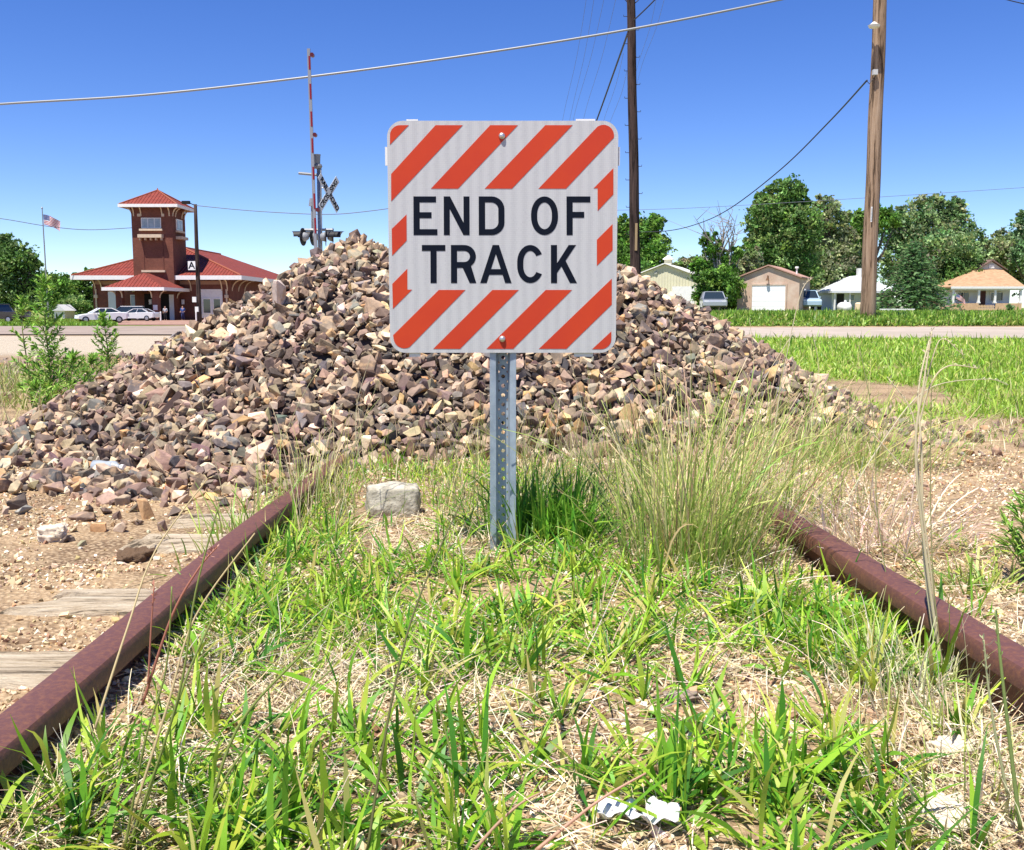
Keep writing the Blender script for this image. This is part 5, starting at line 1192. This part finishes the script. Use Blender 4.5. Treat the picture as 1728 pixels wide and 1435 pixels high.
mb = MB(); mb.box(xm-.3, xm+.3, Y+4.3, Y+4.395, zr-.15, zr+.25); mb.build('gable_window', M_WHITE, gb_)
mb = MB(); mb.box(x0-.25, x1+.25, Y-.34, Y-.304, Z(487.5), ze+.02); mb.box(x0-.1, x1+.1, Y-.1, Y+.1, Z(490), ze-.13); mb.build('fascia', M_WHITE, rf)
for px in (1608.5, 1651.5, 1679, 1722):
    mb = MB(); x = X(px); mb.box(x-.11, x+.11, Y-.1, Y+.12, Z(512), Z(490)); mb.box(x-.17, x+.17, Y-.16, Y+.18, Z(512), Z(510)); mb.build('porch_column', M_WHITE, t)
mb = MB(); mb.box(x0, X(1651), Y-.15, Y-.02, zb_-.1, Z(512)); mb.box(X(1680), x1, Y-.15, Y-.02, zb_-.1, Z(512)); mb.build('porch_rail', mat('tan_boards', (.62, .42, .25), .8, noise=(4, (.52, .34, .2), .4, .6)), t)
mb = MB(); mb.box(x0, x1, Y, Y+2, zb_-.2, zb_+.35); mb.build('porch_floor', mat('porch_grey', (.3, .27, .24), .8), t)
win(hw_, X(1628), X(1650), Z(511), Z(492), Y+2, M_GLASS, M_WHITE, 2, t=.1); win(hw_, X(1685), X(1708), Z(509), Z(492), Y+2, M_GLASS, M_WHITE, 2, t=.1)
mb = MB(); mb.box(X(1666), X(1677), Y+1.9, Y+1.997, zb_+.3, Z(491)); dd_ = mb.build('door', mat('dark_red_door', (.10, .03, .025), .5), t)
mb = MB(); mb.box(X(1664.5), X(1665.9), Y+1.86, Y+1.99, zb_+.3, Z(490)); mb.box(X(1677.1), X(1678.5), Y+1.86, Y+1.99, zb_+.3, Z(490)); mb.build('door_frame', M_WHITE, dd_)
# flags
M_FLAG = None
def flag(name, origin, ux, uy, w_, h_, label, wave=.12):
    """rectangular striped flag: ux along the fly, uy down the hoist; cells coloured by material"""
    r_ = mat('flag_red', (.48, .03, .05), .7, trans=.2); wv = mat('flag_white', (.80, .78, .78), .7, trans=.2); bl = mat('flag_blue', (.03, .05, .22), .7, trans=.2)
    me = bpy.data.meshes.new(name); nx_, nz_ = 24, 26; V, Fq, mi = [], [], []
    o = Vector(origin)
    for j in range(nz_+1):
        for i in range(nx_+1):
            u, v = i/nx_, j/nz_; q = o+ux*w_*u+uy*h_*v+Vector((0, 0, -.35*w_*u*u))+Vector((.2, 1, 0))*wave*w_*math.sin(u*8+v*1.5)*u; V.append(tuple(q-o))
    for j in range(nz_):
        for i in range(nx_):
            a = j*(nx_+1)+i; Fq.append((a, a+1, a+nx_+2, a+nx_+1)); c = 0 if (j//2) % 2 == 0 else 1
            if i < nx_*.4 and j < 14: c = 2 if not (i % 2 == 1 and j % 3 == 1) else 1
            mi.append(c)
    me.from_pydata(V, [], Fq); [me.materials.append(m) for m in (r_, wv, bl)]; me.polygons.foreach_set('material_index', mi)
    ob = link(name, me, None, org=tuple(o)); tag(ob, label, 'flag'); return ob
fp = W(74, 460, 128); ft = W(71, 352, 128); fb = Vector((fp.x+.3, 128, tz(fp.x, 128)))
fpo = thing('flagpole', tuple(fb), 'tall thin grey flagpole in front of the left trees', 'flagpole'); mb = MB(); mb.tube([fb, ft], [.11, .06], 10); mb.build('pole', mat('pole_grey', (.30, .30, .30), .5, metal=.4), fpo)
mb = MB(); mb.tube([ft-Vector((0, 0, .05)), ft+Vector((0, 0, .05)), ft+Vector((0, 0, .2))], [.07, .12, .03], 10); mb.build('finial', MAT['pole_grey'], fpo)
flag('national_flag', W(73, 362, 127.9), Vector((.97, 0, -.1)).normalized(), Vector((.02, 0, -1)), 1.95, 1.25, 'stars and stripes flag flying from the tall flagpole by the trees')
flag('porch_flag', W(1613, 496, 109.6), Vector((.9, -.2, -.25)).normalized(), Vector((.15, 0, -1)).normalized(), 1.0, .6, 'stars and stripes flag on the porch of the tan-roofed house')
mb = MB(); mb.tube([W(1609, 506, 109.7), W(1613, 494, 109.6)], .02, 6); tag(mb.build('flagstaff', M_WHITE), 'short staff holding the porch flag', 'flagstaff')
# fences
def picket(name, pa, pb, Y_, top, m, label, step=.16, w_=.09, rails=2, group=None):
    xa, xb = X(pa, Y_), X(pb, Y_); t = thing(name, ((xa+xb)/2, Y_, tz((xa+xb)/2, Y_)), label, 'fence', group); zt_ = W(864, top, Y_).z
    mb = MB(); n = int((xb-xa)/step)
    for i in range(n):
        x = xa+i*step; zq = tz(x, Y_); mb.prism([(x, zq), (x+w_, zq), (x+w_, zt_-.05), (x+w_/2, zt_), (x, zt_-.05)], Y_-.02, Y_)
    pk = mb.build('pickets', m, t); h_ = zt_-tz(xa, Y_)
    for k in range(rails):
        z = tz(xa, Y_)+h_*(.25+.5*k); mb = MB(); mb.box(xa, xb, Y_+.003, Y_+.04, z-.04, z+.04); mb.build('rail', m, t)
    for i in range(int((xb-xa)/2.4)+1):
        x = xa+i*2.4; mb = MB(); mb.box(x, x+.09, Y_+.043, Y_+.13, tz(x, Y_)-.1, zt_-.06); mb.build('post', m, t)
    return t
picket('picket_fence', 1553, 1607, 106, 515.5, mat('tan_fence', (.66, .45, .26), .8), 'tan picket fence running left from the porch house')
picket('picket_fence', 1651, 1680, 107.5, 514.5, MAT['tan_fence'], 'short tan picket gate section in front of the porch steps')
picket('picket_fence', 1486, 1545, 84, 521, M_WHITE, 'low white picket fence below the conifer')
picket('board_fence', 1556, 1606, 114, 504.5, mat('red_brown_fence', (.22, .09, .05), .85), 'tall red-brown board fence behind the tan pickets', step=.15, w_=.148)
# white bungalow
Y = 95; zb_ = tz(32, Y); t = thing('white_bungalow', (X(1460, Y), Y, zb_), 'white house with white roof half hidden by the tan pole and conifer', 'house')
x0, x1 = X(1407, Y), X(1517, Y)
mb = MB(); mb.box(x0+.2, x1, Y+1.2, Y+8, zb_-.3, W(864, 491, Y).z); bw_ = mb.build('wall', mat('bluish_white_siding', (.66, .72, .78), .7), t)
ze, zr = W(864, 491, Y).z, W(864, 466, Y+4).z
mb = MB(); mb.hip(x0-.3, x1+.3, Y-.3, Y+8.3, ze, zr, .2); rf = mb.build('roof', mat('white_roof', (.70, .71, .74), .6, noise=(1, (.62, .64, .67), .4, .6)), t)
mb = MB(); c_ = W(1452, 462, Y+3); mb.box(c_.x-.3, c_.x+.3, Y+2.7, Y+3.3, zr-1.2, c_.z+.5); mb.build('chimney', M_WHITE, rf)
mb = MB(); mb.box(X(1419, Y), X(1431, Y), Y+1.1, Y+1.197, zb_, W(864, 496, Y).z); mb.build('door', mat('black_opening', (.02, .022, .025), .7), t)
win(bw_, X(1440, Y), X(1450, Y), W(864, 508, Y).z, W(864, 496, Y).z, Y+1.2, M_PALEGLASS, M_WHITE, 1)
win(bw_, X(1493, Y), X(1507, Y), W(864, 514, Y).z, W(864, 500, Y).z, Y+1.2, M_GLASS, M_WHITE, 1)
for px in (1408.5, 1434): mb = MB(); x = X(px, Y); mb.box(x-.07, x+.07, Y-.1, Y+.05, zb_, ze-.2); mb.build('porch_column', M_WHITE, t)
# propane tank
c = W(1429, 519, 80); t = thing('propane_tank', (c.x, 80, tz(c.x, 80)), 'round white tank end standing in the weeds before the white house', 'tank')
mb = MB(); mb.tube([c+Vector((0, y_, 0)) for y_ in (-.3, -.22, -.05, .5, 1.2, 1.4)], [.08, .28, .40, .42, .42, .2], 20); tk = mb.build('tank_body', M_WHITE, t, smooth=True)
mb = MB(); mb.tube([c+Vector((0, .4, .38)), c+Vector((0, .4, .58))], .1, 10); mb.build('valve_cap', M_WHITE, tk)
for y_ in (.1, 1.0): mb = MB(); mb.box(c.x-.25, c.x+.25, 80+y_, 80+y_+.1, tz(c.x, 80)-.05, c.z-.3); mb.build('leg', M_WHITE, t)
c = W(1452, 515, 80); t = thing('storage_drum', (c.x, 80, tz(c.x, 80)), 'tan drum partly hidden by the tan utility pole', 'drum'); mb = MB(); mb.tube([(c.x, 80, tz(c.x, 80)), (c.x, 80, c.z+.1), (c.x, 80, c.z+.2)], [.42, .42, .3], 18); mb.build('drum_body', mat('tan_plastic', (.7, .55, .35), .6), t, smooth=False)
c = W(1705, 520, 103); lumpm = mat('pot', (.3, .2, .15), .8)
# shrub in front of porch
tree('round_shrub', 'small round grey-green shrub before the porch rail', [(1705, 519, 6, 5)], (1705, 526), 103, 500, .14, BL, trunk_r=.03, sat=False)

# ================================================================= POLES, WIRES, CROSSING SIGNAL
M_POLE = mat('weathered_pole_wood', (.42, .30, .20), .9, spec=.1)
wood_nodes(M_POLE, (.44, .32, .22), (.27, .18, .115), (14, 14, .7), bstr=.9, bd=.03)
M_POLED = mat('dark_creosote_wood', (.07, .05, .04), .9, spec=.1); wood_nodes(M_POLED, (.10, .065, .055), (.05, .034, .03), (14, 14, .8), bstr=.8, bd=.03)
def shaft(p0, p1, r0, r1, par, m, name='shaft', n=20, seg=14):
    mb = MB(); P = [Vector(p0).lerp(Vector(p1), i/seg)+Vector((.010*math.sin(i*.9), 0, 0)) for i in range(seg+1)]; mb.tube(P, [r0+(r1-r0)*i/seg for i in range(seg+1)], n); return mb.build(name, m, par, smooth=True)
PY = 28.6
b = W(1463.5, 541, PY); tp = W(1485.5, 0, PY); b2 = Vector((b.x, PY, tz(b.x, PY)-.2)); dirp = (tp-b).normalized(); tp2 = tp+dirp*2.5
tan = thing('utility_pole', (b.x, PY, tz(b.x, PY)), 'thick weathered tan wooden utility pole with a small lamp, by the road', 'utility pole')
shaft(b2, tp2, .215, .168, tan, M_POLE, seg=24)
lp = W(1475, 43, PY-.42)
mb = MB(); mb.tube([lp+Vector((0, .32, .06)), lp+Vector((0, 0, .07))], .02, 8); mb.tube([lp+Vector((0, 0, .09)), lp+Vector((0, 0, .03)), lp, lp-Vector((0, 0, .06)), lp-Vector((0, 0, .09))], [.03, .10, .16, .13, .03], 18); mb.build('lamp', mat('lamp_enamel', (.72, .70, .62), .4), tan, smooth=False)
q = W(1476.5, 123, PY-.24); mb = MB(); mb.box(q.x-.06, q.x+.06, q.y-.06, q.y+.05, q.z-.06, q.z+.08); mb.build('junction_box', mat('box_grey', (.5, .5, .48), .5), tan)
q = W(1463, 137, PY-.2); mb = MB(); mb.tube([q, q+Vector((.06, -.02, -.08)), q+Vector((.16, 0, .05)), W(1478, 128, PY-.26)], .012, 6); mb.build('drip_loop', mat('wire_black', (.03, .03, .03), .6), tan)
tg = W(1470.5, 362, PY-.235); mb = MB(); mb.box(tg.x-.02, tg.x+.02, tg.y-.01, tg.y+.0, tg.z-.21, tg.z+.21); tp_ = mb.build('number_tag', mat('tag_white', (.72, .72, .70), .5), tan)
mb = MB()
for i in range(9): mb.box(tg.x-.010+.003*(i % 2), tg.x+.012, tg.y-.0125, tg.y-.011, tg.z-.18+i*.04, tg.z-.165+i*.04)
mb.build('tag_digits', M_SIGNK, tp_)
DY = 34.0
b = W(1072, 440, DY); tp = W(1064.5, 0, DY); k = (tz(b.x, DY)-.2-b.z)/(tp.z-b.z); bb = b+(tp-b)*k; tt2 = tp+(tp-b).normalized()*2
dark = thing('utility_pole', (bb.x, DY, tz(bb.x, DY)), 'dark brown utility pole with climbing pegs behind the stone heap', 'utility pole')
shaft(bb, tt2, .185, .128, dark, M_POLED, seg=20)
for i in range(22):
    py = 28+i*23.0; py = min(py, 420); s_ = 1 if i % 2 else -1
    p0 = b+(tp-b)*((W(1068, py, DY).z-b.z)/(tp.z-b.z)); rr = .13+.04*(py/440)
    if py >= 420: break
    mb = MB(); mb.tube([p0+Vector((s_*rr*.7, 0, 0)), p0+Vector((s_*(rr+.11), 0, 0)), p0+Vector((s_*(rr+.115), 0, .05))], .011, 5); mb.build('climbing_peg', MAT['wire_black'], dark)
q = W(1074, 400, DY-.19); mb = MB(); mb.box(q.x-.05, q.x+.03, DY-.20, DY-.15, q.z-.45, q.z+.45); mb.build('wood_strip', mat('pale_strip', (.34, .24, .13), .8), dark)
# station pole
SYP = 80; b = W(336.5, 540, SYP); tp = W(329.5, 345, SYP)
spo = thing('utility_pole', (b.x, SYP, tz(b.x, SYP)), 'thin dark utility pole standing in front of the station tower', 'utility pole')
b.z = tz(b.x, SYP)-.2; shaft(b, tp, .20, .13, spo, M_POLED, seg=8, n=12)
q = W(316, 342, SYP); mb = MB(); mb.box(q.x-.4, q.x+.2, SYP-.15, SYP+.15, q.z-.12, q.z+.12); mb.tube([q+Vector((.1, 0, 0)), tp-Vector((0, 0, .1))], .04, 6); mb.build('transformer', M_DARK, spo)  # transformer box on a short arm at the pole top
q = W(329, 506, SYP-.25); mb = MB(); mb.box(q.x-.17, q.x+.13, SYP-.4, SYP-.2, q.z-.2, q.z+.22); mb.build('meter_box', M_WHITE, spo)
q = W(332, 520, SYP-.25); mb = MB(); mb.box(q.x-.1, q.x+.16, SYP-.4, SYP-.2, q.z-.3, q.z+.1); mb.build('meter_box', M_WHITE, spo)
q0, q1 = W(317, 441, SYP-.3), W(330, 456, SYP-.3)
asn = thing('letter_sign', (q0.x, SYP-.3, q1.z), 'small square white sign with a black letter A on the station pole', 'sign')
mb = MB(); mb.box(q0.x, q1.x, SYP-.32, SYP-.28, q1.z, q0.z); spn = mb.build('panel', M_WHITE, asn)
def text(body, loc, rot, size, m, par, name='lettering', align='CENTER', bold=.0, ext=.002, sx=1):
    cu = bpy.data.curves.new(name, 'FONT'); cu.body = body; cu.size = size; cu.align_x = align; cu.align_y = 'CENTER'; cu.offset = bold; cu.extrude = ext; cu.materials.append(m)
    tmp = bpy.data.objects.new('tmp', cu); S.collection.objects.link(tmp); me = bpy.data.meshes.new_from_object(tmp.evaluated_get(bpy.context.evaluated_depsgraph_get())); bpy.data.objects.remove(tmp)
    me.name = name; o = link(name, me, par)
    o.location = loc; o.rotation_euler = rot; o.scale = (sx, 1, 1); return o
text('A', ((q1.x-q0.x)/2, -.028, (q0.z-q1.z)/2), (math.pi/2, 0, 0), .75, M_SIGNK, spn, bold=.012)
# wires
M_CABLE = mat('grey_cable', (.26, .27, .27), .5, metal=.3); M_WIRE = mat('dark_wire', (.04, .04, .045), .6); M_WIREF = mat('faint_wire', (.16, .17, .2), .6)
def wire(name, pts, Ys, r_, m, label, cat='cable', group=None, n=8):
    P = [W(px, py, Ys[0]+(Ys[1]-Ys[0])*i/(len(pts)-1)) for i, (px, py) in enumerate(pts)]; Q = []
    for i in range(len(P)-1):
        p0, p1, p2, p3 = P[max(i-1, 0)], P[i], P[i+1], P[min(i+2, len(P)-1)]
        for t_ in np.linspace(0, 1, 9)[:-1]: Q.append(.5*((2*p1)+(p2-p0)*t_+(2*p0-5*p1+4*p2-p3)*t_*t_+(3*p1-p0-3*p2+p3)*t_**3))
    Q.append(P[-1]); mb = MB(); mb.tube(Q, r_, n); return tag(mb.build(name, m, smooth=True), label, cat, group)
wire('overhead_cable', [(-500, 214), (-200, 193), (0, 176), (250, 160), (521, 130), (800, 92), (1062, 50), (1320, -1), (1600, -62)], (29, 29), .032, M_CABLE, 'thick pale overhead cable crossing the whole sky')
wire('guy_wire', [(1150, -50), (1105, 0), (1068, 36)], (33, 33.9), .022, M_WIRE, 'short dark wire rising to the right from the dark pole')
wire('guy_wire', [(1020, -38), (1046, -12), (1066, 8), (1090, -14)], (34, 34), .016, M_WIRE, 'dark wires meeting in a V at the top of the dark pole')
wire('guy_wire', [(1061, 52), (1036, 122), (1007, 203), (960, 330), (925, 440)], (33.9, 60), .034, M_WIRE, 'long dark wire falling left from the dark pole behind the sign')
wire('service_wire', [(1463, 136), (1400, 205), (1320, 284), (1235, 350), (1180, 377), (1125, 390), (1060, 392)], (28.5, 70), .024, M_WIRE, 'thin dark wire sagging left from the tan pole towards the trees')
wire('station_wire', [(330, 347), (400, 354), (470, 359), (550, 362), (610, 358), (700, 345), (820, 320)], (80, 70), .028, M_WIREF, 'sagging wire running right from the station pole')
wire('station_wire', [(-80, 362), (0, 369), (80, 382), (150, 388), (232, 384)], (118, 128), .04, M_WIREF, 'sagging wire running left from the station tower past the flag')
wire('corner_wire', [(1680, -8), (1700, 0), (1760, 14)], (30, 30), .015, M_WIRE, 'short dark wire crossing the top right corner of the photo')
wire('distant_wire', [(1040, 355), (1150, 352), (1300, 344), (1480, 333), (1740, 316)], (75, 75), .016, M_WIREF, 'very faint wire in front of the tree tops, right of the dark pole')
for i, (a, b) in enumerate([((990, -5), (950, 200)), ((1003, -5), (962, 200)), ((1020, -5), (968, 200)), ((1040, -5), (985, 200)), ((1108, -5), (1078, 105)), ((1122, -5), (1085, 105)), ((1052, 90), (1020, 200)), ((1058, 120), (1032, 200))]):
    lab = ['outermost faint wire left of the dark pole', 'second faint wire from the left, left of the dark pole', 'third faint wire from the left, left of the dark pole', 'fourth faint wire, closest to the dark pole top on its left', 'faint wire just right of the dark pole', 'outer faint wire right of the dark pole', 'short faint wire close left of the dark pole', 'lowest short faint wire beside the dark pole'][i]
    dx, dy = b[0]-a[0], b[1]-a[1]; wire('line_wire', [a, ((a[0]+b[0])/2+3, (a[1]+b[1])/2), b, (b[0]-12, b[1]+dy*.4)], (48, 70), .008, M_WIREF, lab, group='faint line wires by the dark pole', n=5)

# crossing signal
CYR = 27.5; c0 = W(538, 400, CYR); gz = tz(c0.x, CYR)
cs = thing('crossing_signal', (c0.x, CYR, gz), 'railroad crossing signal mast with crossbuck, lights and raised gate arm', 'crossing signal')
M_ALM = mat('dull_aluminium', (.36, .37, .37), .45, metal=.5, noise=(8, (.28, .29, .3), .4, .6))
mb = MB(); mb.tube([(c0.x, CYR, gz-.1), W(538.5, 283, CYR)], .065, 14); mb.build('mast', M_ALM, cs, smooth=True)
mb = MB(); a = W(536, 281, CYR); mb.tube([a-Vector((0, 0, .06)), a, a+Vector((0, 0, .05)), a+Vector((0, 0, .08))], [.10, .13, .11, .05], 12); a2 = W(534.8, 272, CYR); mb.tube([a2-Vector((0, 0, .09)), a2+Vector((0, 0, .14)), a2+Vector((0, 0, .17))], [.085, .10, .11], 12); mb.build('bell', mat('bell_grey', (.22, .23, .24), .5, metal=.3), cs)
mb = MB(); mb.tube([W(504, 292.5, CYR), W(541, 296, CYR)], .038, 8); mb.build('cross_arm', mat('arm_grey', (.24, .25, .26), .5, metal=.2), cs)
# gate arm
ga, gb2 = W(533.5, 440, CYR-.2), W(520.8, 82.5, CYR-.2); 
mb = MB(); d = (gb2-ga); n_ = 26
M_GW = mat('arm_white', (.24, .25, .28), .5); M_GR = mat('arm_red', (.22, .01, .02), .4)
sx_ = Vector((1, 0, 0)); sy_ = Vector((0, 1, 0)); dz_ = d.normalized()
mb.obox(ga.lerp(gb2, .5)-sx_*.0, sx_, sy_, dz_, .040, .03, d.length/2); arm = mb.build('gate_arm', M_GW, cs)
def at_px(py): return ga.lerp(gb2, (py-440)/(82.5-440))
for (a, b) in ((95, 117), (141, 166), (187, 212), (232, 256), (280, 301), (325, 351), (367, 393)):
    p0, p1 = at_px(b), at_px(a); mb = MB(); mb.obox(p0.lerp(p1, .5)+sx_*.016-sy_*.034, sx_, sy_, dz_, .023, .003, (p1-p0).length/2); mb.build('red_band', M_GR, arm)
for py in (93, 226, 353):
    p0 = at_px(py)+sx_*.09; mb = MB(); mb.tube([p0-Vector((0, .06, 0)), p0+Vector((0, .06, 0))], .055, 12); mb.build('arm_lamp', mat('dark_red_lamp', (.10, .015, .02), .3), arm)
# crossbuck
cb_ = W(555, 326.5, CYR-.05); ry = R(66)
M_XW = mat('crossbuck_white', (.62, .63, .62), .5)
hx = Vector((math.cos(ry), math.sin(ry), 0)); hz = Vector((0, 0, 1)); nn_ = hx.cross(hz)
for k, (sg, word) in enumerate(((-1, 'RAILROAD'), (1, 'CROSSING'))):
    d1 = (hx*.72+hz*sg*.72).normalized(); d2 = nn_.cross(d1)
    mb = MB(); mb.obox(cb_+nn_*(.008 if k else 0.0), d1, nn_, d2, .60, .003, .105); bl = mb.build('crossbuck_blade', M_XW, cs)
    Mx = Matrix((d1, d2 if d2.z > 0 else -d2, nn_)).transposed()
    if Mx.determinant() < 0: Mx = Matrix((d1, -Mx.col[1], nn_)).transposed()
    for off, w2 in ((-.31, word[:4]), (.31, word[4:])):
        o = text(w2, cb_+nn_*.0135+d1*off-Vector(cs.location), (0, 0, 0), .205, M_SIGNK, bl, bold=.006, ext=.0008, sx=.95); o.rotation_euler = Mx.to_euler()
for z_ in (.15, -.15): mb = MB(); mb.tube([cb_+Vector((0, .02, z_)), Vector((c0.x, CYR, cb_.z+z_))], .015, 6); mb.build('bracket', M_ALM, cs)
mb = MB(); mb.tube([W(526, 338, CYR+.05), W(527, 390, CYR+.05)], .03, 8); mb.tube([W(525.5, 335, CYR+.05), W(525.5, 348, CYR+.05)], [.05, .08], 10); mb.build('conduit', M_ALM, cs)
lz = W(864, 400, CYR).z
mb = MB(); mb.tube([W(512, 388, CYR), W(563, 388, CYR)], .035, 8); mb.build('light_bar', M_ALM, cs)
M_BLKM = mat('signal_black', (.015, .015, .018), .5)
for px, sg, dy_ in ((512, -1, -.1), (529, -1, .25), (549, 1, -.1), (561, 1, .25)):
    a = W(px, 400, CYR+dy_); dv = Vector((sg*.985, .17, 0)); sgl = MB(); sgl.tube([a, a+dv*.02], .24, 20); q = sgl.build('signal_light', M_BLKM, cs)
    v = MB(); seg = 12; P = []
    for i in range(seg+1):
        an = math.pi*i/seg; r0_ = .155; up = Vector((0, 0, 1)); sd_ = dv.cross(up)
        for s2, rr in ((.02, r0_), (.34, r0_)): P.append(a+dv*(s2-.12*abs(math.cos(an))*(s2 > .1))+up*math.sin(an)*rr+sd_*math.cos(an)*rr)
    v.add(P, [(2*i, 2*i+1, 2*i+3, 2*i+2) for i in range(seg)]); v.build('visor', M_BLKM, q)
    v = MB(); v.tube([a-dv*.14, a-dv*.06, a], [.07, .12, .13], 14); v.build('lamp_housing', mat('housing_grey', (.25, .26, .27), .5), q, smooth=True)
    v = MB(); v.tube([a+dv*.021, a+dv*.03], .14, 16); v.build('lens', mat('signal_red_lens', (.25, .01, .01), .2), q)

# ================================================================= PEOPLE (far, by the station door)
def person(px, Y_, H, joints, shirt, trousers, label, hair=(.05, .035, .03)):
    x = W(px, 520, Y_).x; z0 = tz(x, Y_)+.06; t = thing('person', (x, Y_, z0), label, 'person')
    def skin(name, pts, edges, radii, m, par):
        me = bpy.data.meshes.new(name); me.from_pydata([tuple(Vector(p)*H) for p in pts], edges, []); o = link(name, me, par)
        md = o.modifiers.new('skin', 'SKIN'); 
        for v, r_ in zip(me.skin_vertices[0].data, radii): v.radius = (r_*H, r_*H)
        me.skin_vertices[0].data[0].use_root = True
        o.modifiers.new('sub', 'SUBSURF').levels = 1; o.modifiers['sub'].render_levels = 1; me.materials.append(m); return o
    J = joints
    P = [J['pel'], J['chest'], J['neck'], J['head'], J['top']]; E = [(0, 1), (1, 2), (2, 3), (3, 4)]; Rr = [.075, .085, .035, .058, .04]
    for s_ in ('l', 'r'):
        n = len(P); P += [J[s_+'sh'], J[s_+'el'], J[s_+'ha']]; E += [(1, n), (n, n+1), (n+1, n+2)]; Rr += [.035, .026, .018]
        n = len(P); P += [J[s_+'hip'], J[s_+'kn'], J[s_+'an'], J[s_+'toe']]; E += [(0, n), (n, n+1), (n+1, n+2), (n+2, n+3)]; Rr += [.05, .036, .025, .02]
    body = skin('body', P, E, Rr, mat('skin', (.42, .24, .17), .6), t)
    P = [J['pel']+Vector((0, 0, .02)), J['chest'], J['lsh'], J['lel'], J['rsh'], J['rel']]; skin('shirt', P, [(0, 1), (1, 2), (2, 3), (1, 4), (4, 5)], [.085, .096, .046, .036, .046, .036], mat('cloth_%s' % shirt[0], shirt[1], .9), t)
    P = [J['pel'], J['lhip'], J['lkn'], J['lan'], J['rhip'], J['rkn'], J['ran']]; skin('trousers', P, [(0, 1), (1, 2), (2, 3), (0, 4), (4, 5), (5, 6)], [.086, .06, .045, .035, .06, .045, .035], mat('cloth_%s' % trousers[0], trousers[1], .9), t)
    mb = MB(); h_ = J['head']*H; mb.tube([h_+Vector((0, .012*H, -.01)), h_+Vector((0, .01*H, .04*H)), h_+Vector((0, .01*H, .07*H)), h_+Vector((0, .01*H, .085*H))], [.05*H, .062*H, .05*H, .015*H], 12); mb.build('hair', mat('hair_dark', hair, .8), t, smooth=True)
Vv = Vector
std = dict(pel=Vv((0,0,.52)), chest=Vv((0,0,.74)), neck=Vv((0,0,.84)), head=Vv((0,-.01,.91)), top=Vv((0,0,.97)), lsh=Vv((-.11,0,.80)), lel=Vv((-.14,.01,.63)), lha=Vv((-.13,-.05,.47)), rsh=Vv((.11,0,.80)), rel=Vv((.15,.0,.63)), rha=Vv((.10,-.09,.55)),
           lhip=Vv((-.05,0,.50)), lkn=Vv((-.06,-.01,.28)), lan=Vv((-.065,.01,.045)), ltoe=Vv((-.07,-.07,.02)), rhip=Vv((.05,0,.50)), rkn=Vv((.065,-.03,.28)), ran=Vv((.08,-.02,.045)), rtoe=Vv((.09,-.1,.02)))
person(278.5, 117, 1.68, std, ('grey', (.4, .42, .45)), ('black', (.02, .02, .025)), 'person in grey top and dark trousers standing by the white station door')
w2_ = dict(std); w2_.update(lkn=Vv((-.05,-.08,.28)), lan=Vv((-.05,-.02,.05)), rkn=Vv((.05,.03,.28)), ran=Vv((.06,.10,.06)), rtoe=Vv((.06,.04,.02)), lha=Vv((-.15,-.12,.5)), rel=Vv((.15,.05,.64)))
person(308, 119, 1.72, w2_, ('blue', (.05, .10, .30)), ('navy', (.03, .04, .12)), 'person in blue shirt and dark blue trousers right of the station canopy')
for px, lab in ((270.5, 'white bollard left of the person in grey'), (330.5, 'white bollard beside the foot of the station pole')):
    x = W(px, 520, 116).x; z = tz(x, 116); mb = MB(); mb.tube([(x, 116, z), (x, 116, z+1.0), (x, 116, z+1.08)], [.09, .09, .03], 10); tag(mb.build('bollard', M_WHITE), lab, 'bollard', 'white bollards by the station')
